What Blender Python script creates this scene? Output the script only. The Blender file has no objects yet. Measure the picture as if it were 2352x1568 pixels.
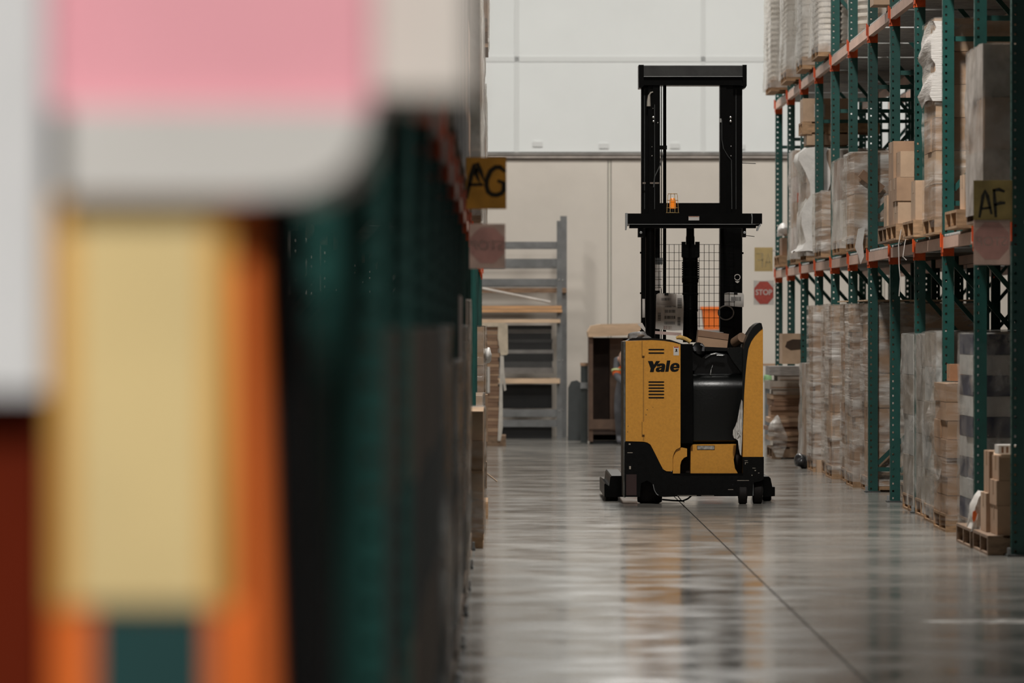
import bpy, bmesh, math, random
from mathutils import Vector, Matrix

random.seed(7)
SC = bpy.context.scene
COL = SC.collection

# ---------------------------------------------------------------- camera
F = 11460.0                      # focal length in pixels of the 2352 x 1568 frame
VX, VY, CH = 1145.0, 750.0, 1.45  # vanishing point of the aisle, eye height
cam_d = bpy.data.cameras.new('camera')
cam = bpy.data.objects.new('camera', cam_d)
COL.objects.link(cam)
cam.location = (0, 0, CH)
cam.rotation_euler = (math.pi / 2, 0, 0)
cam_d.sensor_fit = 'HORIZONTAL'
cam_d.sensor_width = 36.0
cam_d.lens = F * 36.0 / 2352.0
cam_d.shift_x = (1176 - VX) / 2352.0
cam_d.shift_y = -(784 - VY) / 2352.0
cam_d.clip_end = 300
cam_d.clip_start = 0.1
cam_d.dof.use_dof = True
cam_d.dof.focus_distance = 41.3
cam_d.dof.aperture_fstop = 3.15
SC.camera = cam

# ---------------------------------------------------------------- world, lamps, exposure
SC.view_settings.view_transform = 'Standard'
SC.view_settings.look = 'None'
SC.view_settings.gamma = 1.0
SC.view_settings.use_curve_mapping = False
SC.view_settings.exposure = 0.25
wd = bpy.data.worlds.new('hall_air')
SC.world = wd
wd.use_nodes = True
wd.node_tree.nodes['Background'].inputs[0].default_value = (0.92, 0.96, 1.0, 1)
wd.node_tree.nodes['Background'].inputs[1].default_value = 0.006


def lamp(name, x, y, z, w, sx=0.6, sy=1.2, col=(1.0, 0.965, 0.915)):
    d = bpy.data.lights.new(name, 'AREA')
    d.shape = 'RECTANGLE'
    d.size, d.size_y = sx, sy
    d.energy = w
    d.color = col
    o = bpy.data.objects.new(name, d)
    COL.objects.link(o)
    o.location = (x, y, z)
    return o


LW = 1000.0
for yy, k in ((33.0, 0.85), (45.0, 0.45), (56.0, 0.30)):
    lamp('aisle_lamp', 1.45, yy, 9.2, LW * k)
lamp('aisle_lamp', -5.5, 58.0, 9.2, LW * 0.15)
lamp('aisle_lamp', 9.0, 58.0, 9.2, LW * 0.15)
for xx in (-3.0, 2.0, 7.0):
    lamp('end_lamp', xx, 61.0, 9.2, LW * 0.19)
lamp('aisle_lamp', 0.1, 0.3, 8.0, LW * 0.82)

# ---------------------------------------------------------------- helpers
WPOS = {}


def P(px, py, Y):
    return Vector(((px - VX) * Y / F, Y, CH - (py - VY) * Y / F))


def X_(px, Y):
    return (px - VX) * Y / F


def Z_(py, Y):
    return CH - (py - VY) * Y / F


# materials -------------------------------------------------------------
MATS = {}


def mat(name, col, rough=0.6, metal=0.0, var=0.12, scale=6.0, bump=0.0, spec=0.5, coat=0.0, dirt=None, stretch=(1, 1, 1), emit=0.0):
    if name in MATS:
        return MATS[name]
    m = bpy.data.materials.new(name)
    m.use_nodes = True
    nt = m.node_tree
    b = nt.nodes['Principled BSDF']
    b.inputs['Roughness'].default_value = rough
    b.inputs['Metallic'].default_value = metal
    b.inputs['Specular IOR Level'].default_value = spec
    b.inputs['Coat Weight'].default_value = coat
    b.inputs['Coat Roughness'].default_value = 0.15
    tc = nt.nodes.new('ShaderNodeTexCoord')
    mp = nt.nodes.new('ShaderNodeMapping')
    mp.inputs['Scale'].default_value = stretch
    nt.links.new(tc.outputs['Object'], mp.inputs['Vector'])
    oi = nt.nodes.new('ShaderNodeObjectInfo')
    ofs = nt.nodes.new('ShaderNodeMath')
    ofs.operation = 'MULTIPLY'
    ofs.inputs[1].default_value = 53.0
    nt.links.new(oi.outputs['Random'], ofs.inputs[0])
    nt.links.new(ofs.outputs[0], mp.inputs['Location'])
    nz = nt.nodes.new('ShaderNodeTexNoise')
    nz.inputs['Scale'].default_value = scale
    nz.inputs['Detail'].default_value = 6.0
    nz.inputs['Roughness'].default_value = 0.6
    nt.links.new(mp.outputs['Vector'], nz.inputs['Vector'])
    rp = nt.nodes.new('ShaderNodeValToRGB')
    d = dirt if dirt else tuple(c * (1 - 2.2 * var) if c * (1 - 2.2 * var) > 0 else 0 for c in col)
    l = tuple(min(1, c * (1 + var)) for c in col)
    rp.color_ramp.elements[0].position = 0.28
    rp.color_ramp.elements[0].color = (*d, 1)
    rp.color_ramp.elements[1].position = 0.62
    rp.color_ramp.elements[1].color = (*l, 1)
    nt.links.new(nz.outputs['Fac'], rp.inputs['Fac'])
    nt.links.new(rp.outputs['Color'], b.inputs['Base Color'])
    if bump:
        bp = nt.nodes.new('ShaderNodeBump')
        bp.inputs['Strength'].default_value = bump
        bp.inputs['Distance'].default_value = 0.02
        nt.links.new(nz.outputs['Fac'], bp.inputs['Height'])
        nt.links.new(bp.outputs['Normal'], b.inputs['Normal'])
    if emit:
        b.inputs['Emission Color'].default_value = (*col, 1)
        b.inputs['Emission Strength'].default_value = emit
    MATS[name] = m
    return m


def paperize(m, fac=0.45):
    """thin sheet: part of the light comes through from behind"""
    nt = m.node_tree
    b = nt.nodes['Principled BSDF']
    src = b.inputs['Base Color'].links[0].from_socket
    t = nt.nodes.new('ShaderNodeBsdfTranslucent')
    nt.links.new(src, t.inputs['Color'])
    mx = nt.nodes.new('ShaderNodeMixShader')
    mx.inputs['Fac'].default_value = fac
    nt.links.new(b.outputs[0], mx.inputs[1])
    nt.links.new(t.outputs[0], mx.inputs[2])
    nt.links.new(mx.outputs[0], nt.nodes['Material Output'].inputs['Surface'])
    return m


def wrap_mat(name, col=(0.75, 0.72, 0.68), lo=0.12, hi=0.95, scale=1.0, stretch=(3.0, 0.45, 15.0), rough=0.18):
    if name in MATS:
        return MATS[name]
    m = bpy.data.materials.new(name)
    m.use_nodes = True
    nt = m.node_tree
    b = nt.nodes['Principled BSDF']
    b.inputs['Base Color'].default_value = (*col, 1)
    b.inputs['Roughness'].default_value = rough
    out = nt.nodes['Material Output']
    tr = nt.nodes.new('ShaderNodeBsdfTransparent')
    tr.inputs[0].default_value = (0.93, 0.92, 0.9, 1)
    mx = nt.nodes.new('ShaderNodeMixShader')
    tc = nt.nodes.new('ShaderNodeTexCoord')
    mp = nt.nodes.new('ShaderNodeMapping')
    mp.inputs['Scale'].default_value = stretch
    mp.inputs['Rotation'].default_value = (0.06, 0.05, 0.0)
    nt.links.new(tc.outputs['Object'], mp.inputs['Vector'])
    oi = nt.nodes.new('ShaderNodeObjectInfo')
    ofs = nt.nodes.new('ShaderNodeMath')
    ofs.operation = 'MULTIPLY'
    ofs.inputs[1].default_value = 53.0
    nt.links.new(oi.outputs['Random'], ofs.inputs[0])
    nt.links.new(ofs.outputs[0], mp.inputs['Location'])
    nz = nt.nodes.new('ShaderNodeTexNoise')
    nz.inputs['Scale'].default_value = scale
    nz.inputs['Detail'].default_value = 5.0
    nz.inputs['Distortion'].default_value = 0.6
    nt.links.new(mp.outputs['Vector'], nz.inputs['Vector'])
    mr = nt.nodes.new('ShaderNodeMapRange')
    mr.inputs['From Min'].default_value = 0.38
    mr.inputs['From Max'].default_value = 0.66
    mr.inputs['To Min'].default_value = lo
    mr.inputs['To Max'].default_value = hi
    nt.links.new(nz.outputs['Fac'], mr.inputs['Value'])
    n2 = nt.nodes.new('ShaderNodeTexNoise')
    mp2 = nt.nodes.new('ShaderNodeMapping')
    mp2.inputs['Scale'].default_value = (3.0, 1.0, 2.6)
    nt.links.new(tc.outputs['Object'], mp2.inputs['Vector'])
    nt.links.new(ofs.outputs[0], mp2.inputs['Location'])
    nt.links.new(mp2.outputs['Vector'], n2.inputs['Vector'])
    n2.inputs['Scale'].default_value = 1.3
    n2.inputs['Detail'].default_value = 3.0
    m2 = nt.nodes.new('ShaderNodeMapRange')
    m2.inputs['From Min'].default_value = 0.36
    m2.inputs['From Max'].default_value = 0.60
    m2.inputs['To Min'].default_value = 0.25
    m2.inputs['To Max'].default_value = 1.0
    nt.links.new(n2.outputs['Fac'], m2.inputs['Value'])
    ml = nt.nodes.new('ShaderNodeMath')
    ml.operation = 'MULTIPLY'
    nt.links.new(mr.outputs['Result'], ml.inputs[0])
    nt.links.new(m2.outputs['Result'], ml.inputs[1])
    nt.links.new(ml.outputs[0], mx.inputs['Fac'])
    bp = nt.nodes.new('ShaderNodeBump')
    bp.inputs['Strength'].default_value = 0.7
    bp.inputs['Distance'].default_value = 0.03
    nt.links.new(nz.outputs['Fac'], bp.inputs['Height'])
    nt.links.new(bp.outputs['Normal'], b.inputs['Normal'])
    nt.links.new(tr.outputs[0], mx.inputs[1])
    nt.links.new(b.outputs[0], mx.inputs[2])
    nt.links.new(mx.outputs[0], out.inputs['Surface'])
    MATS[name] = m
    return m


TEAL = mat('teal_paint', (0.007, 0.066, 0.055), 0.45, var=0.10, scale=9)
TEAL_D = mat('teal_brace_paint', (0.007, 0.066, 0.055), 0.5, var=0.10, scale=9)
ORANGE = mat('orange_paint', (0.62, 0.085, 0.012), 0.45, var=0.15, scale=14)
BEAM = mat('pale_beam_paint', (0.66, 0.44, 0.35), 0.5, var=0.10, scale=5, stretch=(1, 0.3, 1))  # pale salmon over the whole beam
STEEL = mat('grey_steel', (0.30, 0.31, 0.31), 0.45, metal=0.4, var=0.12, scale=7)
GALV = mat('galvanised_deck', (0.33, 0.33, 0.32), 0.5, metal=0.3, var=0.15, scale=8)
WOOD = mat('pallet_wood', (0.40, 0.245, 0.135), 0.8, var=0.22, scale=9, stretch=(1, 3, 3), bump=0.15)
WOOD_D = mat('old_pallet_wood', (0.23, 0.15, 0.095), 0.85, var=0.22, scale=9, stretch=(1, 3, 3), bump=0.15)
PLY = mat('plywood', (0.66, 0.47, 0.31), 0.75, var=0.12, scale=5, stretch=(0.4, 2, 2))
KRAFT = mat('kraft_cardboard', (0.40, 0.255, 0.16), 0.8, var=0.10, scale=4)
KRAFT_L = mat('pale_cardboard', (0.50, 0.345, 0.23), 0.8, var=0.10, scale=4)
KRAFT_D = mat('dark_cardboard', (0.27, 0.16, 0.10), 0.82, var=0.12, scale=4)
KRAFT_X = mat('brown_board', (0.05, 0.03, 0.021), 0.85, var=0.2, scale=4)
TAPE = mat('packing_tape', (0.36, 0.225, 0.13), 0.25, var=0.05, scale=4)
PAPER = paperize(mat('white_paper', (0.78, 0.75, 0.71), 0.6, var=0.05, scale=5), 0.35)
PAPER_G = mat('greyed_paper', (0.58, 0.54, 0.50), 0.6, var=0.08, scale=8)
FILM_W = mat('white_poly_film', (0.74, 0.71, 0.67), 0.35, var=0.10, scale=5, bump=0.5)
INK = mat('black_ink', (0.003, 0.003, 0.003), 0.6, var=0.0, spec=0.2)
WRAP = wrap_mat('stretch_film')
WRAP_S = wrap_mat('silver_stretch_film', (0.62, 0.62, 0.60), 0.12, 0.80, 1.0, (9.0, 1.6, 5.0), 0.14)
WRAP_C = wrap_mat('clear_stretch_film', (0.8, 0.78, 0.75), 0.02, 0.42, 1.0, (3, 0.6, 14), 0.12)
WRAP_G = wrap_mat('dusty_film', (0.50, 0.45, 0.41), 0.62, 0.95, 3.0, (1, 1, 0.8), 0.35)
WRAP_W = wrap_mat('milky_film', (0.80, 0.77, 0.73), 0.35, 0.75, 4.0, (1, 1, 0.5), 0.25)
YEL = mat('yellow_truck_paint', (0.60, 0.275, 0.036), 0.42, var=0.04, scale=55, dirt=(0.53, 0.24, 0.032))
BLK = mat('black_truck_paint', (0.0018, 0.0018, 0.0018), 0.30, var=0.2, scale=10, spec=0.12)
BLK_S = mat('scuffed_black_steel', (0.003, 0.003, 0.003), 0.42, var=0.2, scale=30, bump=0.1, spec=0.14)
VINYL = mat('black_vinyl', (0.002, 0.0024, 0.0022), 0.30, var=0.1, scale=60, bump=0.05, spec=0.40)
RUBBER = mat('tyre_rubber', (0.007, 0.005, 0.0045), 0.7, var=0.2, scale=12, spec=0.25)
DKGREY = mat('dark_grey_steel', (0.08, 0.085, 0.085), 0.5, metal=0.3, var=0.15, scale=8)
CHROME = mat('bright_metal', (0.6, 0.6, 0.58), 0.25, metal=0.9, var=0.05)
BLACKP = mat('black_plastic', (0.003, 0.003, 0.0032), 0.32, var=0.15, scale=8, spec=0.35)


# mesh building ----------------------------------------------------------
class MB:
    def __init__(self):
        self.bm = bmesh.new()

    def box(self, x0, x1, y0, y1, z0, z1, rot=None):
        vs = [self.bm.verts.new((x, y, z)) for x in (x0, x1) for y in (y0, y1) for z in (z0, z1)]
        for f in ((0, 1, 3, 2), (4, 6, 7, 5), (0, 4, 5, 1), (2, 3, 7, 6), (0, 2, 6, 4), (1, 5, 7, 3)):
            self.bm.faces.new([vs[i] for i in f])
        if rot:
            c = Vector(((x0 + x1) / 2, (y0 + y1) / 2, (z0 + z1) / 2))
            M = Matrix.Rotation(rot[0], 3, rot[1])
            for v in vs:
                v.co = c + M @ (v.co - c)
        return self

    def prism(self, pts, y0, y1):
        """polygon of (x, z) points extruded along the depth axis"""
        a = [self.bm.verts.new((x, y0, z)) for x, z in pts]
        b = [self.bm.verts.new((x, y1, z)) for x, z in pts]
        n = len(pts)
        self.bm.faces.new(a)
        self.bm.faces.new(b[::-1])
        for i in range(n):
            j = (i + 1) % n
            self.bm.faces.new((a[j], a[i], b[i], b[j]))
        return self

    def tube(self, path, r, n=8, cap=True):
        path = [Vector(p) for p in path]
        rs = r if isinstance(r, (list, tuple)) else [r] * len(path)
        rings = []
        for i, p in enumerate(path):
            if i == 0:
                t = path[1] - p
            elif i == len(path) - 1:
                t = p - path[i - 1]
            else:
                t = (path[i + 1] - p).normalized() + (p - path[i - 1]).normalized()
            t.normalize()
            up = Vector((0, 0, 1)) if abs(t.z) < 0.9 else Vector((0, 1, 0))
            u = t.cross(up).normalized()
            w = u.cross(t).normalized()
            rings.append([self.bm.verts.new(p + (u * math.cos(2 * math.pi * k / n) + w * math.sin(2 * math.pi * k / n)) * rs[i]) for k in range(n)])
        for a, b in zip(rings, rings[1:]):
            for k in range(n):
                self.bm.faces.new((a[k], a[(k + 1) % n], b[(k + 1) % n], b[k]))
        if cap:
            self.bm.faces.new(rings[0][::-1])
            self.bm.faces.new(rings[-1])
        return self

    def lathe(self, prof, cx, cy, n=20, z0=0.0):
        """(radius, z) profile turned about a vertical axis"""
        rings = [[self.bm.verts.new((cx + r * math.cos(2 * math.pi * k / n), cy + r * math.sin(2 * math.pi * k / n), z0 + z)) for k in range(n)] for r, z in prof]
        for a, b in zip(rings, rings[1:]):
            for k in range(n):
                self.bm.faces.new((a[k], a[(k + 1) % n], b[(k + 1) % n], b[k]))
        self.bm.faces.new(rings[0][::-1])
        self.bm.faces.new(rings[-1])
        return self

    def bevel(self, w, seg=2):
        es = [e for e in self.bm.edges if len(e.link_faces) == 2 and e.calc_face_angle(0) > 0.5]
        if es:
            bmesh.ops.bevel(self.bm, geom=es, offset=w, segments=seg, profile=0.5, affect='EDGES', clamp_overlap=True)
        return self

    def spin(self, ang, axis, c=None):
        if c is None:
            c = sum((v.co for v in self.bm.verts), Vector()) / max(1, len(self.bm.verts))
        M = Matrix.Rotation(ang, 3, axis)
        for v in self.bm.verts:
            v.co = Vector(c) + M @ (v.co - Vector(c))
        return self


def finish(me, smooth=0.6):
    if smooth:
        me.shade_smooth()
        me.set_sharp_from_angle(angle=smooth)


def tag(o, label=None, cat=None, group=None, kind=None):
    if label:
        o['label'] = label
    if cat:
        o['category'] = cat
    if group:
        o['group'] = group
    if kind:
        o['kind'] = kind
    return o


def obj(name, mb, m, parent=None, smooth=0.6, label=None, cat=None, group=None, kind=None, recalc=True):
    bm = mb.bm
    if recalc:
        bmesh.ops.recalc_face_normals(bm, faces=bm.faces)
    xs = [v.co.x for v in bm.verts]; ys = [v.co.y for v in bm.verts]; zs = [v.co.z for v in bm.verts]
    c = Vector(((min(xs) + max(xs)) / 2, (min(ys) + max(ys)) / 2, min(zs)))
    bmesh.ops.translate(bm, verts=bm.verts, vec=-c)
    me = bpy.data.meshes.new(name)
    bm.to_mesh(me)
    bm.free()
    finish(me, smooth)
    me.materials.append(m)
    return place(name, me, c, parent, label, cat, group, kind)


def place(name, me, c, parent=None, label=None, cat=None, group=None, kind=None):
    o = bpy.data.objects.new(name, me)
    COL.objects.link(o)
    WPOS[o.name] = Vector(c)
    if parent is not None:
        o.parent = parent
        o.location = Vector(c) - WPOS[parent.name]
    else:
        o.location = c
    tag(o, label, cat, group, kind)
    return o


def empty(name, loc, label=None, cat=None, group=None, kind=None):
    o = bpy.data.objects.new(name, None)
    o.empty_display_size = 0.1
    COL.objects.link(o)
    o.location = loc
    WPOS[o.name] = Vector(loc)
    return tag(o, label, cat, group, kind)


BOXES = {}


def boxmesh(lx, ly, lz, m, bev=0.0):
    k = (round(lx, 3), round(ly, 3), round(lz, 3), m.name, bev)
    if k not in BOXES:
        b = MB().box(-lx / 2, lx / 2, -ly / 2, ly / 2, 0, lz)
        if bev:
            b.bevel(bev, 1)
        bmesh.ops.recalc_face_normals(b.bm, faces=b.bm.faces)
        me = bpy.data.meshes.new('box')
        b.bm.to_mesh(me)
        b.bm.free()
        me.materials.append(m)
        BOXES[k] = me
    return BOXES[k]


def bx(name, x0, x1, y0, y1, z0, z1, m, parent=None, bev=0.0, **kw):
    return place(name, boxmesh(x1 - x0, y1 - y0, z1 - z0, m, bev), ((x0 + x1) / 2, (y0 + y1) / 2, z0), parent, **kw)


def PXY(pts, Y):
    return [(X_(a, Y), Z_(b, Y)) for a, b in pts]


def pbox(name, px0, px1, py0, py1, Y, d, m, parent, bev=0.0, **kw):
    """box whose camera-side face spans the given picture rectangle at depth Y, d metres deep"""
    return bx(name, X_(px0, Y), X_(px1, Y), Y, Y + d, Z_(py1, Y), Z_(py0, Y), m, parent, bev, **kw)


def flat_shape(name, splines, Y, m, parent, th=0.001, **kw):
    """flat cut-out (holes allowed) from closed (x, z) outlines, facing the camera, th metres thick"""
    cu = bpy.data.curves.new(name, 'CURVE')
    cu.dimensions = '2D'
    cu.fill_mode = 'BOTH'
    cu.extrude = th / 2
    allp = [p for s in splines for p in s]
    cx = (min(p[0] for p in allp) + max(p[0] for p in allp)) / 2
    cz = (min(p[1] for p in allp) + max(p[1] for p in allp)) / 2
    for s in splines:
        sp = cu.splines.new('POLY')
        sp.points.add(len(s) - 1)
        for i, (x, z) in enumerate(s):
            sp.points[i].co = (x - cx, z - cz, 0, 1)
        sp.use_cyclic_u = True
    t = bpy.data.objects.new('tmp', cu)
    COL.objects.link(t)
    me = bpy.data.meshes.new_from_object(t.evaluated_get(bpy.context.evaluated_depsgraph_get()))
    bpy.data.objects.remove(t)
    me.transform(Matrix.Rotation(math.pi / 2, 4, 'X'))
    me.materials.clear()
    me.materials.append(m)
    return place(name, me, (cx, Y - th / 2, cz), parent, **kw)


def strokes(polys, w):
    """hand-painted letter strokes as closed outlines with round-ish ends"""
    out = []
    for pl in polys:
        L, R = [], []
        for i, p in enumerate(pl):
            a = pl[max(0, i - 1)]; b = pl[min(len(pl) - 1, i + 1)]
            t = Vector((b[0] - a[0], b[1] - a[1])).normalized()
            n = Vector((-t.y, t.x)) * w / 2
            e = t * (w * 0.35) * (-1 if i == 0 else (1 if i == len(pl) - 1 else 0))
            q = Vector(p) + e
            k = 0.65 if i in (0, len(pl) - 1) else 1.0
            L.append((q.x + n.x * k, q.y + n.y * k)); R.append((q.x - n.x * k, q.y - n.y * k))
        out.append(L + R[::-1])
    return out


def text_mesh(s, size, m, offset=0.0, flip=False, ex=0.0006, shear=0.0, sx=1.0):
    cu = bpy.data.curves.new('txt', 'FONT')
    cu.body = s
    cu.size = size
    cu.align_x = 'CENTER'
    cu.align_y = 'CENTER'
    cu.offset = offset
    cu.extrude = ex / 2
    cu.shear = shear
    t = bpy.data.objects.new('tmp', cu)
    COL.objects.link(t)
    me = bpy.data.meshes.new_from_object(t.evaluated_get(bpy.context.evaluated_depsgraph_get()))
    bpy.data.objects.remove(t)
    me.transform(Matrix.Diagonal((-sx if flip else sx, 1, 1, 1)))
    me.transform(Matrix.Rotation(math.pi / 2, 4, 'X'))
    if flip:
        me.flip_normals()
    me.materials.clear()
    me.materials.append(m)
    return me


# ---------------------------------------------------------------- floor
def floor_mat():
    m = bpy.data.materials.new('polished_concrete')
    m.use_nodes = True
    nt = m.node_tree
    b = nt.nodes['Principled BSDF']
    tc = nt.nodes.new('ShaderNodeTexCoord')
    geo = nt.nodes.new('ShaderNodeNewGeometry')

    def noise(scale, det, st=(1, 1, 1)):
        mp = nt.nodes.new('ShaderNodeMapping')
        mp.inputs['Scale'].default_value = st
        nt.links.new(geo.outputs['Position'], mp.inputs['Vector'])
        n = nt.nodes.new('ShaderNodeTexNoise')
        n.inputs['Scale'].default_value = scale
        n.inputs['Detail'].default_value = det
        n.inputs['Roughness'].default_value = 0.62
        nt.links.new(mp.outputs['Vector'], n.inputs['Vector'])
        return n
    n1 = noise(0.9, 7)
    rp = nt.nodes.new('ShaderNodeValToRGB')
    rp.color_ramp.elements[0].position = 0.30
    rp.color_ramp.elements[0].color = (0.115, 0.112, 0.103, 1)
    rp.color_ramp.elements[1].position = 0.68
    rp.color_ramp.elements[1].color = (0.29, 0.273, 0.245, 1)
    nt.links.new(n1.outputs['Fac'], rp.inputs['Fac'])
    # pale scuffs dragged across the slab near the right rack
    sep = nt.nodes.new('ShaderNodeSeparateXYZ')
    nt.links.new(geo.outputs['Position'], sep.inputs[0])

    def mth(op, a, bb=None, c=None):
        q = nt.nodes.new('ShaderNodeMath')
        q.operation = op
        for i, v in enumerate((a, bb, c)):
            if v is None:
                continue
            if isinstance(v, (int, float)):
                q.inputs[i].default_value = v
            else:
                nt.links.new(v, q.inputs[i])
        return q.outputs[0]
    n2 = noise(14, 4, (0.35, 1, 1))
    ym = mth('SUBTRACT', 1.0, mth('DIVIDE', mth('ABSOLUTE', mth('SUBTRACT', sep.outputs['Y'], 24.55)), 0.22))
    xm = mth('SUBTRACT', 1.0, mth('DIVIDE', mth('ABSOLUTE', mth('SUBTRACT', sep.outputs['X'], 2.55)), 0.5))
    msk = mth('MULTIPLY', mth('MAXIMUM', ym, 0.0), mth('MINIMUM', mth('MULTIPLY', mth('MAXIMUM', xm, 0.0), 3.0), 1.0))
    msk = mth('MINIMUM', mth('MULTIPLY', mth('MULTIPLY', msk, mth('MAXIMUM', mth('SUBTRACT', n2.outputs['Fac'], 0.42), 0.0)), 9.0), 1.0)
    mx = nt.nodes.new('ShaderNodeMix')
    mx.data_type = 'RGBA'
    nt.links.new(msk, mx.inputs[0])
    nt.links.new(rp.outputs['Color'], mx.inputs[6])
    mx.inputs[7].default_value = (0.62, 0.58, 0.52, 1)
    nt.links.new(mx.outputs[2], b.inputs['Base Color'])
    n3 = noise(1.6, 8)
    rr = nt.nodes.new('ShaderNodeMapRange')
    rr.inputs['From Min'].default_value = 0.35
    rr.inputs['From Max'].default_value = 0.68
    rr.inputs['To Min'].default_value = 0.10
    rr.inputs['To Max'].default_value = 0.24
    nt.links.new(n3.outputs['Fac'], rr.inputs['Value'])
    nt.links.new(mth('MAXIMUM', rr.outputs[0], mth('MULTIPLY', msk, 0.8)), b.inputs['Roughness'])
    b.inputs['Specular IOR Level'].default_value = 0.5
    bp = nt.nodes.new('ShaderNodeBump')
    bp.inputs['Strength'].default_value = 0.008
    bp.inputs['Distance'].default_value = 0.05
    n4 = noise(2.2, 3)
    nt.links.new(n4.outputs['Fac'], bp.inputs['Height'])
    nt.links.new(bp.outputs['Normal'], b.inputs['Normal'])
    return m


FLOORM = floor_mat()
JOINT = mat('joint_filler', (0.05, 0.047, 0.043), 0.8)
fl = bx('floor', -9, 13, -4, 66.2, -0.30, -0.025, JOINT, kind='structure')
fl['label'] = 'polished grey concrete warehouse floor with a dark joint'
xs = [-9, -4.5, 1.5, 7.5, 13]
ys = [-4, 9, 27.0, 45.0, 66.2]
for i in range(4):
    for j in range(4):
        bx('floor_slab', xs[i] + 0.005, xs[i + 1] - 0.005, ys[j] + 0.002, ys[j + 1] - 0.002, -0.026, 0.0, FLOORM, fl)

# ---------------------------------------------------------------- end wall
YW = 65.8
WALL_LO = mat('raw_concrete_wall', (0.66, 0.605, 0.535), 0.85, var=0.03, scale=1.2, bump=0.05)
WALL_UP = mat('white_painted_wall', (0.78, 0.80, 0.785), 0.8, var=0.015, scale=1.0)
wl = bx('wall_back', -9, 13, YW + 0.12, YW + 0.30, -0.1, 10.0, mat('wall_core', (0.12, 0.115, 0.11), 0.9), kind='structure')
wl['label'] = 'tall end wall of concrete panels, bare below and white above'
zsplit = Z_(360, YW)
seam_lo = [-9, -6.2, -2.6, X_(1400, YW), 5.07, 8.7, 13]
for a, b in zip(seam_lo, seam_lo[1:]):
    bx('concrete_panel', a + 0.024, b - 0.024, YW, YW + 0.13, 0.0, zsplit - 0.04, WALL_LO, wl)
    bx('panel_joint_strip', b - 0.013, b + 0.013, YW + 0.004, YW + 0.12, 0.0, zsplit - 0.04, mat('joint_sealant', (0.70, 0.66, 0.57), 0.8, var=0.0), wl)
seam_up = [-9, -4.7, -2.2, X_(1187, YW), X_(1615, YW), 5.2, 7.7, 10.1, 13]
zz = [zsplit + 0.06, Z_(136, YW), 7.5, 10.0]
for a, b in zip(seam_up, seam_up[1:]):
    for z0, z1 in zip(zz, zz[1:]):
        bx('white_panel', a + 0.004, b - 0.004, YW - 0.006, YW + 0.13, z0 + 0.004, z1 - 0.004, WALL_UP, wl)
        bx('panel_cover_strip', b - 0.03, b + 0.03, YW - 0.014, YW + 0.1, z0, z1, mat('wall_cover_strip', (0.70, 0.715, 0.70), 0.8, var=0.0), wl)
for z1 in zz[1:3]:
    bx('panel_cover_strip', -9, 13, YW - 0.014, YW + 0.1, z1 - 0.035, z1 + 0.035, mat('wall_cover_strip', (0.70, 0.715, 0.70), 0.8, var=0.0), wl)
for px, py in ((1235, 331), (1387, 335), (1550, 335), (1700, 337)):
    bx('wall_vent', X_(px - 11, YW), X_(px + 11, YW), YW - 0.02, YW, Z_(py + 6, YW), Z_(py - 6, YW), mat('vent_paint', (0.68, 0.69, 0.675), 0.8, var=0.0), wl)
tr = bx('trim_1', -9, 13, YW - 0.05, YW + 0.1, zsplit - 0.015, zsplit + 0.025, mat('trim_pale', (0.56, 0.50, 0.45), 0.6), kind='structure')
tr['label'] = 'pale rail along the end wall between bare and white panels'
bx('rail_lip', -9, 13, YW - 0.075, YW + 0.1, zsplit + 0.026, zsplit + 0.05, mat('trim_grey', (0.30, 0.28, 0.26), 0.6), tr)
bx('rail_lip', -9, 13, YW - 0.02, YW + 0.1, zsplit - 0.042, zsplit - 0.016, mat('trim_brown', (0.22, 0.18, 0.15), 0.6), tr)

# ---------------------------------------------------------------- pallet racks
CW, CD, CHT = 0.082, 0.08, 6.3
PITCH = 0.0605


def column_mesh(name, face):
    """hollow punched column: face = +1 when the aisle side is at -x (right rack), -1 when it is at +x"""
    bm = bmesh.new()
    n = int(CHT / PITCH)

    def sheet(axis, fixed, lo, hi, h0, h1):
        us = [lo, h0, h1, hi]
        rows = []
        for k in range(n):
            z = k * PITCH
            rows += [z, z + 0.022, z + 0.040]
        rows.append(n * PITCH)
        V = {}

        def v(i, j):
            if (i, j) not in V:
                co = (us[i], fixed, rows[j]) if axis == 'x' else (fixed, us[i], rows[j])
                V[(i, j)] = bm.verts.new(co)
            return V[(i, j)]
        for j in range(len(rows) - 1):
            for i in range(3):
                if i == 1 and j % 3 == 1:
                    continue
                bm.faces.new((v(i, j), v(i + 1, j), v(i + 1, j + 1), v(i, j + 1)))
    h0, h1 = (0.016, 0.032) if face > 0 else (CW - 0.032, CW - 0.016)
    sheet('x', 0.0, 0.0, CW, h0, h1)
    sheet('x', CD, 0.0, CW, h0 + 0.004 * face, h1 + 0.004 * face)
    sheet('y', 0.0 if face > 0 else CW, 0.0, CD, 0.03, 0.05)
    xb = CW if face > 0 else 0.0
    for y0, y1 in ((0, 0.02), (CD - 0.02, CD)):      # return lips of the open back
        vs = [bm.verts.new((xb, y, z)) for y, z in ((y0, 0), (y1, 0), (y1, CHT), (y0, CHT))]
        bm.faces.new(vs)
    me = bpy.data.meshes.new(name)
    bm.to_mesh(me)
    bm.free()
    me.materials.append(TEAL)
    return me


COLR = column_mesh('column', 1)
COLL = column_mesh('column', -1)


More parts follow.
